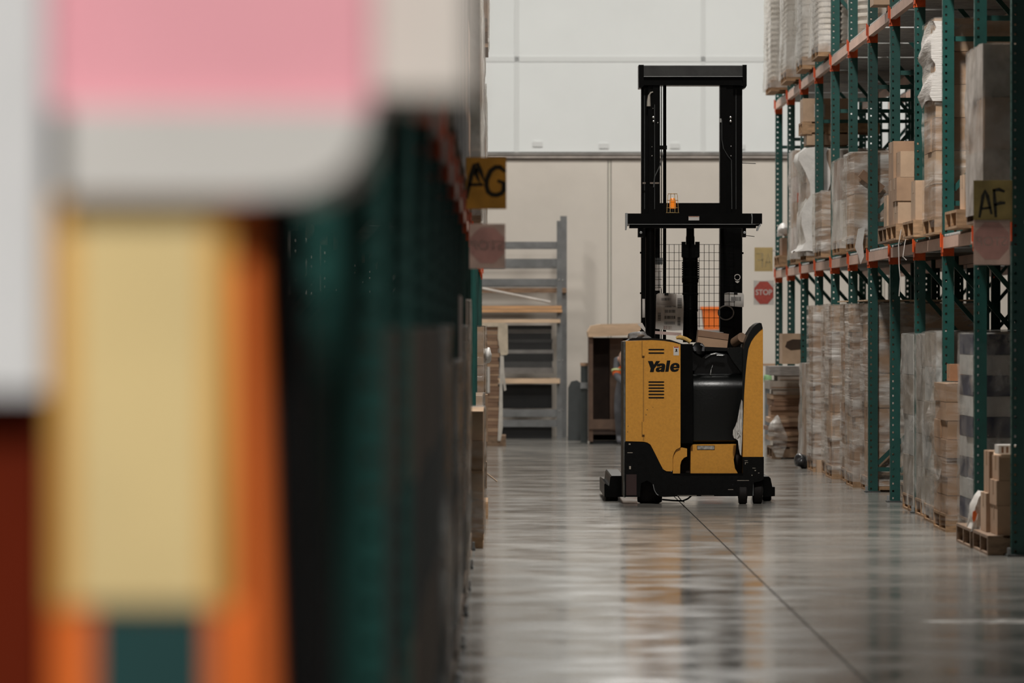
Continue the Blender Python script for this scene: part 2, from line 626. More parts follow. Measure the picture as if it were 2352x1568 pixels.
def brace_mesh(dx, dz, key={}):
    k = (round(dx, 3), round(dz, 3))
    if k not in key:
        b = MB()
        a = math.atan2(dz, dx)
        L = math.hypot(dx, dz)
        b.box(0, L, -0.017, 0.017, -0.018, 0.018)
        b.spin(-a, 'Y', (0, 0, 0))
        me = bpy.data.meshes.new('brace')
        bmesh.ops.recalc_face_normals(b.bm, faces=b.bm.faces)
        b.bm.to_mesh(me)
        b.bm.free()
        me.materials.append(TEAL_D)
        key[k] = me
    return key[k]


def deck_mesh(w, l, key={}):
    k = (round(w, 3), round(l, 3))
    if k not in key:
        bm = bmesh.new()
        n = int(l / 0.05)
        prev = None
        for i in range(n + 1):
            y = i * l / n
            z = 0.022 if (i // 1) % 2 else 0.0
            for yy in (y, y + 0.006):
                cur = (bm.verts.new((0, yy, z)), bm.verts.new((w, yy, z)))
                if prev:
                    bm.faces.new((prev[0], cur[0], cur[1], prev[1]))
                prev = cur
        me = bpy.data.meshes.new('deck')
        bm.to_mesh(me)
        bm.free()
        me.materials.append(GALV)
        key[k] = me
    return key[k]


LEV = ((2.02, 2.10), (3.99, 4.07))
DECK1, DECK2 = 2.128, 4.098


def rack(label, xf, sgn, y_list, depth=1.06, bay=2.44, decks=(0, 1), far_only=False):
    """one row of racking; xf is the aisle face, sgn +1 when the row lies towards +x"""
    root = empty('pallet_rack', (xf + sgn * depth / 2, y_list[0], 0), label, 'pallet rack')
    me_f, me_b = (COLR, COLL) if sgn > 0 else (COLL, COLR)
    xa = xf if sgn > 0 else xf - CW          # low x of the front column
    xb = xf + depth - CW if sgn > 0 else xf - depth
    for i, y in enumerate(y_list):
        up = place('upright', me_f, (xa, y, 0.0), root)
        bk = place('upright', me_b, (xb, y, 0.0), root)
        bx('foot_plate', xa - 0.03 if sgn > 0 else xa - 0.02, xa + CW + 0.02 if sgn > 0 else xa + CW + 0.03, y - 0.05, y + CD + 0.03, 0.0, 0.012, DKGREY, up)
        for dy in (-0.035, 0.0):
            bx('anchor_bolt', xf - sgn * 0.018 - 0.009, xf - sgn * 0.018 + 0.009, y + dy, y + dy + 0.018, 0.012, 0.055, STEEL, up)
        x0 = min(xa, xb) + CW
        x1 = max(xa, xb)
        w = x1 - x0
        for za, zb in ((0.2, 0.2), (0.25, 1.12), (2.2, 1.18), (2.35, 2.35), (2.45, 3.45), (3.55, 3.55), (4.65, 3.62), (4.78, 4.78)):
            if sgn < 0:
                za, zb = zb, za
            place('brace', brace_mesh(w, zb - za), (x0, y + CD / 2, za), up)
        for z0, z1 in LEV:
            for s in (-1, 1):     # beam end connectors on both sides of the column
                if (s < 0 and i == 0) or (s > 0 and i == len(y_list) - 1):
                    continue
                yy = y - 0.006 if s < 0 else y + CD
                bx('beam_connector', xa - 0.006 if sgn > 0 else xa, xa + CW if sgn > 0 else xa + CW + 0.006, yy, yy + 0.006, z0 - 0.055, z1 + 0.005, ORANGE, up)
            xo = xa - 0.006 if sgn > 0 else xa + CW
            bx('beam_connector', xo, xo + 0.006, y - 0.03, y + CD + 0.03, z0 - 0.03, z1 + 0.02, ORANGE, up)
            xo2 = xa - 0.018 if sgn > 0 else xa + CW + 0.008
            bx('safety_clip', xo2, xo2 + 0.010, y + 0.02, y + 0.05, z0 + 0.01, z1 + 0.035, ORANGE, up)
        if i < len(y_list) - 1:
            for li, (z0, z1) in enumerate(LEV):
                for front in (True, False):
                    xo = (xa if sgn > 0 else xa + CW - 0.045) if front else (xb + CW - 0.045 if sgn > 0 else xb)
                    bx('beam', xo, xo + 0.045, y + CD + 0.006, y + bay - 0.006, z0, z1, BEAM, root)
                if li in decks:
                    place('deck_panel', deck_mesh(depth - 0.02, bay - 0.14), (min(xa, xb) + 0.01, y + 0.11, z1 + 0.002), root)
    return root


XR = 3.24
YR = [31.5 + 2.44 * k for k in range(12)]
rack('teal pallet rack row with orange connectors along the right of the aisle', XR, 1, YR)
rack('second teal pallet rack row standing behind the right-hand row', 5.62, -1, YR)
XL = -0.18
YLK = [22.6 - 2.44 * 7 + 2.44 * k for k in range(21)]
rack('long teal pallet rack row running out of focus along the left', XL, -1, YLK)


# ---------------------------------------------------------------- pallets, cartons, loads
def pallet_boards(parent, x0, y0, z0, lx, ly, m=WOOD, pre=''):
    """stringers run across the rack (x), deck boards along the aisle (y)"""
    for t in (0.0, 0.5, 1.0):
        y = y0 + t * (ly - 0.04)
        bx(pre + 'stringer', x0, x0 + lx, y, y + 0.04, z0 + 0.016, z0 + 0.108, m, parent)
    n = 6
    for i in range(n):
        x = x0 + i * (lx - 0.1) / (n - 1)
        bx(pre + 'top_board', x, x + 0.1, y0, y0 + ly, z0 + 0.108, z0 + 0.126, m, parent)
    for i in range(4):
        x = x0 + i * (lx - 0.1) / 3
        bx(pre + 'bottom_board', x, x + 0.1, y0, y0 + ly, z0, z0 + 0.016, m, parent)


PH = 0.126


def pallet(label, x0, y0, z0, lx=1.0, ly=1.0, m=WOOD, group=None):
    r = empty('pallet', (x0 + lx / 2, y0 + ly / 2, z0), label, 'pallet', group)
    pallet_boards(r, x0, y0, z0, lx, ly, m)
    return r


def wrap_shell(parent, x0, x1, y0, y1, z0, z1, m, amp=0.012, name='stretch_wrap', flare=0.0, seed=0):
    rnd = random.Random(seed * 31 + 5)
    ph = [(rnd.uniform(3, 22), rnd.uniform(3, 22), rnd.uniform(0, 6.3)) for _ in range(6)]

    def nz(s, z):
        return sum(math.sin(a * s + b * z + c) for a, b, c in ph) / 6 * 1.4
    bm = bmesh.new()
    nx = max(4, int((x1 - x0) / 0.09)); ny = max(4, int((y1 - y0) / 0.09)); n_z = max(5, int((z1 - z0) / 0.055))
    per = []
    for i in range(nx): per.append((x0 + (x1 - x0) * i / nx, y0, 0, -1))
    for i in range(ny): per.append((x1, y0 + (y1 - y0) * i / ny, 1, 0))
    for i in range(nx): per.append((x1 - (x1 - x0) * i / nx, y1, 0, 1))
    for i in range(ny): per.append((x0, y1 - (y1 - y0) * i / ny, -1, 0))
    rings = []
    for j in range(n_z + 1):
        t = j / n_z
        z = z0 + (z1 - z0) * t
        ring = []
        for i, (x, y, nxn, nyn) in enumerate(per):
            d = amp * (0.5 + abs(nz(i * 0.1, z))) + flare * (1 - t) ** 4
            ring.append(bm.verts.new((x + nxn * d, y + nyn * d, z + (amp * 0.6 * nz(i * 0.3, 3) if j == n_z else 0))))
        rings.append(ring)
    N = len(per)
    for a, b in zip(rings, rings[1:]):
        for i in range(N):
            bm.faces.new((a[i], a[(i + 1) % N], b[(i + 1) % N], b[i]))
    c = bm.verts.new(((x0 + x1) / 2, (y0 + y1) / 2, z1 + amp))
    for i in range(N):
        bm.faces.new((rings[-1][i], rings[-1][(i + 1) % N], c))
    mb = MB()
    mb.bm.free()
    mb.bm = bm
    return obj(name, mb, m, parent, smooth=0.5)


def wrapped_load(label, x0, y0, z0, lx, ly, h, tiers=5, nx=2, ny=2, mats=(KRAFT,), wrap=WRAP, wood=WOOD, amp=0.012, flare=0.0, jit=0.008, group=None, cat='wrapped load', name='wrapped_pallet_load', seed=None, cover=None, film_name='stretch_wrap'):
    seed = seed if seed is not None else int(abs(y0) * 10)
    rnd = random.Random(seed)
    r = empty(name, (x0 + lx / 2, y0 + ly / 2, z0), label, cat, group)
    pallet_boards(r, x0, y0, z0, lx, ly, wood, 'pallet_')
    zb = z0 + PH + 0.001
    th = (h - PH) / tiers
    for t in range(tiers):
        m = mats[t % len(mats)]
        for i in range(nx):
            for j in range(ny):
                a = x0 + lx * i / nx + 0.004 + (rnd.uniform(0, jit) if i == 0 else 0)
                b = x0 + lx * (i + 1) / nx - 0.004
                c = y0 + ly * j / ny + 0.004 + (rnd.uniform(0, jit) if j == 0 else 0)
                d = y0 + ly * (j + 1) / ny - 0.004
                bx('carton', round(a, 2), round(b, 2), round(c, 2), round(d, 2), zb + t * th, zb + (t + 1) * th - 0.004, m, r, 0.008)
    if wrap:
        wrap_shell(r, x0, x0 + lx, y0, y0 + ly, z0 + 0.05, z0 + h + 0.004, wrap, amp, film_name, flare, seed)
    if cover:
        bx('top_sheet', x0 - 0.03, x0 + lx + 0.02, y0 - 0.02, y0 + ly + 0.02, z0 + h + 0.02, z0 + h + 0.032, cover, r)
    return r


def carton(label, x0, x1, y0, y1, z0, z1, m=KRAFT, rot=0.0, patch=None, group=None, tape=True, open_top=False):
    b = MB().box(x0, x1, y0, y1, z0, z1)
    b.bevel(0.007, 2)
    c = Vector(((x0 + x1) / 2, (y0 + y1) / 2, z0))
    if rot:
        b.spin(rot, 'Z', c)
    o = obj('carton', b, m, None, label=label, cat='carton', group=group)

    def part(nm, bb, mm):
        if rot:
            bb.spin(rot, 'Z', c)
        return obj(nm, bb, mm, o)
    if tape:
        ym = (y0 + y1) / 2
        part('tape', MB().box(x0 - 0.001, x1 + 0.001, ym - 0.025, ym + 0.025, z1 - 0.001, z1 + 0.001).box(x0 - 0.0015, x0, ym - 0.025, ym + 0.025, z1 - 0.09, z1 + 0.001), TAPE)
    if open_top:
        for s in (-1, 1):
            part('flap', MB().box(x0 + 0.01, x1 - 0.01, (y0 if s < 0 else y1 - 0.004) - (0.04 if s < 0 else 0), (y0 if s < 0 else y1 - 0.004) + (0.004 if s < 0 else 0.04), z1 + 0.002, z1 + 0.006).spin(s * 0.5, 'X'), KRAFT_L)
    if patch:
        a, bq, cz, dz = patch       # fractions of the camera-side face
        w, h = x1 - x0, z1 - z0
        lb = part('shipping_label', MB().box(x0 + a * w, x0 + bq * w, y0 - 0.0022, y0 - 0.0008, z0 + cz * h, z0 + dz * h), PAPER)
        part_b = MB()
        k = 6
        for i in range(k):
            xx = x0 + (a + (bq - a) * (0.15 + 0.7 * i / k)) * w
            part_b.box(xx, xx + (bq - a) * w * 0.05, y0 - 0.003, y0 - 0.0022, z0 + (cz + (dz - cz) * 0.15) * h, z0 + (cz + (dz - cz) * 0.4) * h)
        obj('barcode', part_b, INK, lb)
    return o


def blob(name, m, pts, label=None, cat=None, parent=None, seed=1, amp=0.25, sub=3):
    """crumpled soft thing: centre (x,y,z) and half sizes"""
    (cx, cy, cz), (rx, ry, rz) = pts
    bm = bmesh.new()
    bmesh.ops.create_icosphere(bm, subdivisions=sub, radius=1.0)
    rnd = random.Random(seed)
    ph = [(rnd.uniform(-5, 5), rnd.uniform(-5, 5), rnd.uniform(-5, 5), rnd.uniform(0, 6.3)) for _ in range(7)]
    for v in bm.verts:
        k = 1 + amp * sum(math.sin(a * v.co.x + b * v.co.y + c * v.co.z + d) for a, b, c, d in ph) / 3.0
        v.co = Vector((cx + rx * v.co.x * k, cy + ry * v.co.y * k, max(cz - rz, cz + rz * v.co.z * k)))
    mb = MB(); mb.bm.free(); mb.bm = bm
    return obj(name, mb, m, parent, smooth=0.8, label=label, cat=cat)


# ================================================================ the reach truck
YB = 40.80                       # rear face of the truck body
truck = empty('reach_truck', (X_(1594, YB), YB + 0.7, 0), 'yellow and black reach truck standing in the aisle with its mast lowered', 'forklift')

cab = MB().prism(PXY([(1437, 783), (1500, 781), (1525, 782.5), (1546, 786), (1563, 791), (1563, 1027), (1553, 1032), (1548, 1040), (1545, 1052), (1545, 1080), (1541, 1082), (1531, 1082), (1524, 1078), (1519, 1070), (1500, 1032), (1494, 1021), (1487, 1016), (1478, 1014), (1437, 1013)], YB), YB, YB + 0.95)
cab.bevel(0.009, 2)
cabinet = obj('battery_cabinet', cab, YEL, truck, label='yellow body panel with vents and lettering')
yf = YB - 0.0005
for py in (802.5, 810.5, 877, 884, 891, 898, 905.5, 913):
    x0, x1 = X_(1489, YB), X_(1526, YB)
    z = Z_(py, YB)
    h = 0.0058
    pts = [(x0 + h, z + h), (x1 - h, z + h), (x1, z), (x1 - h, z - h), (x0 + h, z - h), (x0, z)]
    obj('vent_slot', MB().prism(pts, yf - 0.0015, yf + 0.004), INK, cabinet, smooth=0)
SEAM = mat('panel_seam', (0.16, 0.08, 0.015), 0.7)
obj('door_seam', MB().box(X_(1477.2, YB), X_(1478.4, YB), yf - 0.001, yf + 0.003, Z_(1012, YB), Z_(784, YB)), SEAM, cabinet)
obj('door_seam', MB().box(X_(1480.0, YB), X_(1480.6, YB), yf - 0.001, yf + 0.003, Z_(1012, YB), Z_(818, YB)), mat('panel_seam_soft', (0.36, 0.17, 0.025), 0.6), cabinet)
for a, b in ((783, 817), (968, 998)):
    hg = obj('hinge', MB().box(X_(1474.5, YB), X_(1480.5, YB), yf - 0.012, yf, Z_(b, YB), Z_(a, YB)).bevel(0.004), YEL, cabinet)
    obj('hinge_pin', MB().box(X_(1474.2, YB), X_(1475.2, YB), yf - 0.014, yf - 0.004, Z_(b, YB), Z_(a, YB)), SEAM, hg)
    obj('hinge_pin', MB().box(X_(1474.5, YB), X_(1480.5, YB), yf - 0.0135, yf - 0.004, Z_(b + 1, YB), Z_(b - 0.6, YB)), SEAM, hg)


def zoomed(pts):      # outline read from a 9.8x enlargement whose corner is (1420, 740)
    return PXY([(1420 + a / 9.8, 740 + b / 9.8) for a, b in pts], YB)


LOGO = [
    [(670, 870), (772, 870), (806, 950), (852, 870), (942, 870), (815, 1036), (797, 1116), (712, 1116), (730, 1036)],
    [(866, 988), (884, 948), (922, 928), (975, 922), (1022, 926), (1052, 946), (1060, 980), (1052, 1030), (1035, 1112), (957, 1112), (960, 1096), (925, 1114), (880, 1114), (851, 1096), (843, 1066), (856, 1030), (888, 1012), (940, 1004), (980, 994), (983, 978), (965, 970), (946, 974), (938, 990)],
    [(976, 1028), (940, 1036), (920, 1050), (922, 1066), (942, 1068), (964, 1056)],
    [(1097, 858), (1174, 858), (1131, 1108), (1055, 1108)],
    [(1166, 1018), (1178, 975), (1205, 940), (1245, 918), (1300, 911), (1346, 924), (1375, 952), (1382, 990), (1376, 1030), (1242, 1030), (1250, 1052), (1280, 1064), (1312, 1050), (1370, 1048), (1348, 1084), (1305, 1106), (1255, 1112), (1210, 1102), (1178, 1072)],
    [(1246, 996), (1258, 968), (1284, 955), (1308, 968), (1310, 996)],
]
flat_shape('lettering', [zoomed(s) for s in LOGO], yf - 0.001, INK, cabinet, 0.0015, label='black italic Yale lettering')
st = obj('warning_sticker', MB().box(X_(1546.8, YB), X_(1559.3, YB), yf - 0.0012, yf, Z_(816, YB), Z_(796, YB)), PAPER, cabinet)
obj('sticker_band', MB().box(X_(1548, YB), X_(1558.6, YB), yf - 0.002, yf - 0.0012, Z_(798.5, YB), Z_(796, YB)), mat('warning_red', (0.42, 0.06, 0.03), 0.6), st)
flat_shape('sticker_figure', [zoomed([(1297, 600), (1310, 590), (1318, 605), (1335, 610), (1318, 625), (1335, 650), (1322, 672), (1308, 650), (1290, 665), (1280, 655), (1302, 630), (1288, 615)])], yf - 0.0018, INK, st)
obj('edge_strip', MB().box(X_(1432.5, YB), X_(1437, YB), YB + 0.02, YB + 0.9, Z_(1142, YB), Z_(784, YB)).bevel(0.004), mat('worn_grey_edge', (0.11, 0.11, 0.10), 0.5, metal=0.3, var=0.3, scale=12), truck)

# scuff marks of the cabinet
SCUFF = mat('paint_scuff', (0.18, 0.10, 0.03), 0.7)
for px, py, w, h in ((1485, 940, 3, 1.5), (1483, 951, 2, 2.5), (1499, 934, 1.5, 2), (1442, 977, 1.6, 3), (1441, 990, 1.4, 3), (1508, 916, 1.5, 1.5)):
    obj('scuff_mark', MB().box(X_(px, YB), X_(px + w, YB), yf - 0.0008, yf, Z_(py + h, YB), Z_(py, YB)), SCUFF, cabinet)

# rolled corner below the cabinet, step riser, lower body
pil = MB().prism(PXY([(1545.5, 1087.5), (1545.5, 1052), (1549, 1040), (1556, 1031), (1566, 1027.5), (1578, 1030), (1578, 1048), (1571, 1051), (1565, 1058), (1562.5, 1068), (1562, 1087.5)], YB + 0.02), YB + 0.02, YB + 0.25).bevel(0.006)
obj('rolled_corner', pil, YEL, truck)
obj('step_recess', MB().box(X_(1562, YB), X_(1708, YB), YB + 0.28, YB + 0.32, Z_(1088, YB), Z_(1012, YB)), mat('brown_recess_shade', (0.035, 0.022, 0.016), 0.7), truck)  # brown shade inside the arch put into this panel's colour
ys_ = YB + 0.12
riser = obj('step_riser', MB().prism(PXY([(1586, 1087), (1586.5, 1027), (1589, 1022), (1594, 1020.5), (1691, 1019.5), (1689, 1040), (1685, 1055), (1688, 1075), (1695, 1087)], ys_), ys_, ys_ + 0.16).bevel(0.006), YEL, truck)
pl = obj('rating_plate', MB().box(X_(1601, ys_), X_(1641.5, ys_), ys_ - 0.003, ys_, Z_(1032.5, ys_), Z_(1023, ys_)), INK, riser)
obj('plate_face', MB().box(X_(1602, ys_), X_(1640.5, ys_), ys_ - 0.0038, ys_ - 0.003, Z_(1031.6, ys_), Z_(1023.8, ys_)), mat('plate_metal', (0.30, 0.28, 0.25), 0.5, var=0.3, scale=40), pl)

base = MB().prism(PXY([(1435, 1141), (1435, 1014.5), (1478, 1015.5), (1487, 1018), (1494, 1023), (1499.5, 1033), (1518.5, 1071), (1523, 1079), (1530, 1084), (1545, 1085), (1545, 1088), (1706, 1088.5), (1706, 1049), (1754.5, 1049), (1754.5, 1100), (1748, 1104), (1730, 1108), (1728, 1139), (1560, 1139.5), (1525, 1141), (1510, 1139), (1503, 1126), (1498, 1110), (1486, 1103), (1472, 1110), (1470, 1141)], YB - 0.015), YB - 0.015, YB + 0.9)
base.bevel(0.006)
basep = obj('chassis', base, BLK_S, truck, label='scuffed black steel chassis')
for px0, px1, py0, py1 in ((1710, 1717, 1057, 1058), (1711, 1712.3, 1061, 1066), (1712, 1718, 1061, 1062), (1728, 1735, 1074, 1075), (1733, 1736, 1079, 1081), (1741, 1744, 1085, 1086.5), (1693, 1720, 1102.5, 1103.5), (1672, 1684, 1123.3, 1124.3), (1445, 1449, 1070, 1077), (1441, 1453, 1038.5, 1040), (1444, 1448, 1018, 1021), (1556, 1600, 1137, 1138), (1610, 1640, 1137.2, 1138), (1726, 1728, 1090, 1092)):
    obj('paint_chip', MB().box(X_(px0, YB), X_(px1, YB), YB - 0.0175, YB - 0.014, Z_(py1, YB), Z_(py0, YB)), mat('chipped_metal', (0.33, 0.29, 0.24), 0.6), basep)
obj('chassis_lip', MB().box(X_(1545, YB), X_(1706, YB), YB - 0.02, YB + 0.25, Z_(1090, YB), Z_(1087, YB)).bevel(0.002), BLK, basep)
obj('reflector_panel', MB().box(X_(1438, YB), X_(1462, YB), YB - 0.019, YB - 0.014, Z_(1137, YB), Z_(1089, YB)), mat('dark_red_panel', (0.028, 0.011, 0.010), 0.5), basep)


def wheel(px0, px1, cy, r, name='drive_wheel'):
    xa, xb = X_(px0, YB), X_(px1, YB)
    w = xb - xa
    prof = [(r * 0.4, 0), (r * 0.93, 0), (r, w * 0.12), (r, w * 0.88), (r * 0.93, w), (r * 0.4, w)]
    b = MB().lathe(prof, 0, 0, 28)
    M = Matrix.Rotation(math.pi / 2, 3, 'Y')
    for v in b.bm.verts:
        v.co = M @ v.co + Vector((xa, cy, r))
    o = obj(name, b, RUBBER, truck)
    h = MB().lathe([(r * 0.15, 0), (r * 0.45, 0.004), (r * 0.45, w + 0.012), (r * 0.15, w + 0.016)], 0, 0, 16)
    for v in h.bm.verts:
        v.co = M @ v.co + Vector((xa - 0.008, cy, r))
    obj('hub', h, DKGREY, o)


wheel(1466, 1522, YB + 0.22, 0.165)
wheel(1697, 1716, YB + 0.05, 0.085, 'caster_wheel')
wheel(1731, 1752, YB + 0.13, 0.11, 'caster_wheel')
obj('caster_bracket', MB().prism(PXY([(1716, 1099), (1731, 1094), (1731, 1138), (1718, 1138)], YB), YB + 0.0, YB + 0.1).bevel(0.004), DKGREY, truck)
obj('wheel_arch_edge', MB().tube([P(1500, 1112, YB - 0.02), P(1503, 1125, YB - 0.02), P(1508, 1134, YB - 0.02), P(1512, 1137, YB - 0.02)], 0.003), STEEL, truck)

# outrigger legs at the load side, resting on small wheels
YO = 41.45
for s, pts in ((0, [(1402, 1095), (1405, 1092.5), (1432, 1092.5), (1432, 1141), (1388, 1141), (1388, 1112), (1390, 1110), (1399, 1116)]),
               (1, [(1750, 1094), (1766, 1094), (1770, 1098), (1774, 1118), (1780, 1118), (1780, 1139), (1752, 1141)])):
    lg = obj('outrigger', MB().prism(PXY(pts, YO), YO, YO + 1.9).bevel(0.008), BLK, truck)
    xm = X_(1410 if s == 0 else 1763, YO)
    for dy in (0.05, 1.6):
        b = MB().lathe([(0.03, 0), (0.058, 0.0), (0.062, 0.01), (0.062, 0.06), (0.058, 0.07), (0.03, 0.07)], 0, 0, 20)
        M = Matrix.Rotation(math.pi / 2, 3, 'Y')
        for v in b.bm.verts:
            v.co = M @ v.co + Vector((xm - 0.035, YO + dy + 0.07, 0.062))
        obj('load_wheel', b, RUBBER, lg)

# operator compartment
obj('compartment_wall', MB().box(X_(1563, YB), X_(1712, YB), YB + 0.62, YB + 0.70, Z_(1040, YB), Z_(800, YB)), BLK, truck)
obj('compartment_side', MB().box(X_(1563, YB), X_(1592, YB), YB + 0.06, YB + 0.65, Z_(1018, YB), Z_(790, YB)).bevel(0.01), BLK, truck)
yp = YB + 0.16
pad = MB()
zt_, zb_2 = Z_(858, yp), Z_(1017, yp)
prof_ = [(yp + 0.04, zb_2), (yp + 0.008, zb_2 + 0.02), (yp + 0.012, zb_2 + 0.2), (yp, zt_ - 0.13), (yp + 0.004, zt_ - 0.10), (yp + 0.018, zt_ - 0.066), (yp + 0.044, zt_ - 0.032), (yp + 0.08, zt_ - 0.008), (yp + 0.12, zt_), (yp + 0.2, zt_), (yp + 0.2, zb_2)]
for xx_ in (X_(1590, yp), X_(1709, yp)):
    pad.bm.faces.new([pad.bm.verts.new((xx_, a, b)) for a, b in prof_])
vv = list(pad.bm.verts)
n_ = len(prof_)
for k in range(n_):
    pad.bm.faces.new((vv[k], vv[(k + 1) % n_], vv[n_ + (k + 1) % n_], vv[n_ + k]))
pe = [e for e in pad.bm.edges if len({round(v.co.x, 4) for v in e.verts}) == 1]
bmesh.ops.bevel(pad.bm, geom=pe, offset=0.012, segments=3, profile=0.5, affect='EDGES', clamp_overlap=True)
obj('backrest_pad', pad, VINYL, truck, smooth=0.9, label='black padded vinyl backrest')
yc = YB + 0.30
con = MB().prism(PXY([(1594, 862), (1596, 838), (1612, 822), (1622, 814), (1668, 812), (1690, 826), (1706, 850), (1707, 862)], yc), yc, yc + 0.35).bevel(0.012, 3)
obj('control_console', con, BLACKP, truck)
obj('console_cowl', MB().prism(PXY([(1566, 794), (1580, 800), (1597, 812), (1612, 822), (1596, 850), (1566, 858)], yc), yc - 0.02, yc + 0.35).bevel(0.012, 3), BLACKP, truck)
tb = MB().prism(PXY([(1669, 806), (1672, 799), (1700, 797), (1714, 800), (1712, 850), (1704, 858), (1680, 826)], yc), yc - 0.1, yc + 0.3).bevel(0.02, 4)
obj('arm_pad', tb, VINYL, truck)
yk = YB + 0.22
obj('control_handle', MB().tube([P(1620, 823, yk), P(1634, 814, yk), P(1645, 812.5, yk), P(1664, 816, yk)], 0.012, 10), BLACKP, truck)
obj('handle_highlight', MB().tube([P(1632, 814, yk - 0.01), P(1643, 812, yk - 0.012)], 0.005, 6).tube([P(1646, 815.5, yk - 0.01), P(1661, 815.8, yk - 0.012)], 0.004, 6), CHROME, truck)  # bright strips added as the highlights along the handle
wh = MB().lathe([(0.02, 0), (0.050, 0.003), (0.056, 0.010), (0.050, 0.018), (0.030, 0.024), (0.012, 0.025)], 0, 0, 24)
M = Matrix.Rotation(math.radians(62), 3, 'X') @ Matrix.Rotation(math.radians(20), 3, 'Y')
for v in wh.bm.verts:
    v.co = M @ v.co + P(1605, 801, yk)
stw = obj('steering_tiller', wh, BLACKP, truck)
obj('tiller_highlight', MB().tube([P(1593, 797, yk - 0.03), P(1595, 803, yk - 0.045), P(1597, 806, yk - 0.045)], 0.008, 8).tube([P(1611, 790, yk - 0.03), P(1616, 797, yk - 0.045), P(1615, 806, yk - 0.045)], 0.012, 8), mat('highlight_grey', (0.10, 0.10, 0.105), 0.5), stw)  # grey strokes put on as the highlights of the tiller dome
obj('ignition_key', MB().tube([P(1637, 838, yk + 0.05), P(1633, 850, yk + 0.03), P(1632, 860, yk + 0.02)], 0.003, 6).tube([P(1632.5, 855, yk + 0.01), P(1631.5, 861, yk + 0.01)], 0.006, 6), CHROME, truck)
obj('tray', MB().prism(PXY([(1440, 783), (1452, 776), (1500, 776), (1540, 780), (1566, 789), (1600, 795), (1700, 800), (1700, 806), (1566, 806), (1440, 790)], YB + 0.3), YB + 0.32, YB + 0.95).bevel(0.006), BLACKP, truck)

# right-hand side wing and its armrest
wing = MB().prism(PXY([(1706, 1049), (1707, 975), (1709, 905), (1712, 860), (1715, 828), (1719, 800), (1725, 784), (1733, 772), (1743, 761), (1751, 754), (1752.5, 757), (1752.5, 1049)], YB), YB, YB + 0.85).bevel(0.008)
obj('side_wing', wing, YEL, truck)
armr = MB().prism(PXY([(1703, 960), (1705, 880), (1707, 830), (1707, 805), (1711, 786), (1719, 768), (1729, 752), (1738, 744), (1744, 741), (1749, 742), (1750.5, 748), (1752, 754), (1743, 761), (1733, 772), (1725, 784), (1719, 800), (1715, 828), (1712, 860), (1709, 905), (1707, 975)], YB), YB - 0.006, YB + 0.6).bevel(0.006)
obj('wing_pad', armr, VINYL, truck)

# mast
YM = 42.2


def mbox(name, px0, px1, py0, py1, Y, d, m=BLK, bev=0.004):
    b = MB().box(X_(px0, Y), X_(px1, Y), Y, Y + d, Z_(py1, Y), Z_(py0, Y))
    if bev:
        b.bevel(bev)
    return obj(name, b, m, truck)


for side in (0, 1):
    if side == 0:
        mbox('mast_channel', 1473, 1490, 170, 1090, YM + 0.10, 0.14)
        mbox('mast_channel', 1489, 1501, 178, 1090, YM + 0.02, 0.12)
        mbox('mast_channel', 1500, 1516, 182, 1090, YM, 0.16)
    else:
        mbox('mast_channel', 1653.5, 1668, 182, 1090, YM, 0.16)
        mbox('mast_channel', 1667, 1684, 178, 1090, YM + 0.02, 0.12)
        mbox('mast_channel', 1683, 1705, 170, 1090, YM + 0.10, 0.14)
mbox('mast_edge', 1503, 1504, 240, 480, YM - 0.003, 0.004, DKGREY, 0)
mbox('mast_edge', 1480, 1481, 205, 480, YM + 0.097, 0.004, DKGREY, 0)
mbox('mast_edge', 1690, 1691, 205, 480, YM + 0.097, 0.004, DKGREY, 0)
for px, r in ((1519, 0.004), (1524.5, 0.006), (1528, 0.009)):
    obj('mast_hose', MB().tube([P(px, 190, YM + 0.08), P(px, 480, YM + 0.09), P(px - 0.5, 790, YM + 0.08)], r, 8), BLK, truck)
head = MB().box(X_(1474, YM), X_(1708, YM), YM - 0.03, YM + 0.2, Z_(196, YM), Z_(177, YM))
crossm = obj('mast_crosshead', head.bevel(0.004), BLK, truck)
obj('crosshead_plate', MB().box(X_(1477, YM), X_(1706, YM), YM - 0.07, YM + 0.22, Z_(177.5, YM), Z_(152, YM)).bevel(0.006), mat('dusty_black_steel', (0.018, 0.0185, 0.017), 0.5, var=0.3, scale=8), crossm)
obj('plate_edge', MB().box(X_(1478, YM), X_(1705, YM), YM - 0.074, YM - 0.06, Z_(177.4, YM), Z_(176, YM)), STEEL, crossm)
obj('plate_edge', MB().box(X_(1478, YM), X_(1705, YM), YM - 0.074, YM - 0.04, Z_(152.6, YM), Z_(151, YM)), STEEL, crossm)
for px0, px1 in ((1466.5, 1478), (1704.5, 1714)):
    obj('end_cap', MB().prism(PXY([(px0, 150), (px1, 150), (px1, 198), (px0 + 6 if px0 < 1600 else px1 - 3, 203), (px0 + (0 if px0 < 1600 else 3), 203), (px0, 180)], YM), YM - 0.085, YM + 0.2).bevel(0.004), BLK, crossm)
mbox('mast_tie_bar', 1514, 1656, 466, 491, YM + 0.05, 0.06)
mbox('mast_tie_bar', 1500, 1660, 1000, 1040, YM + 0.05, 0.06)
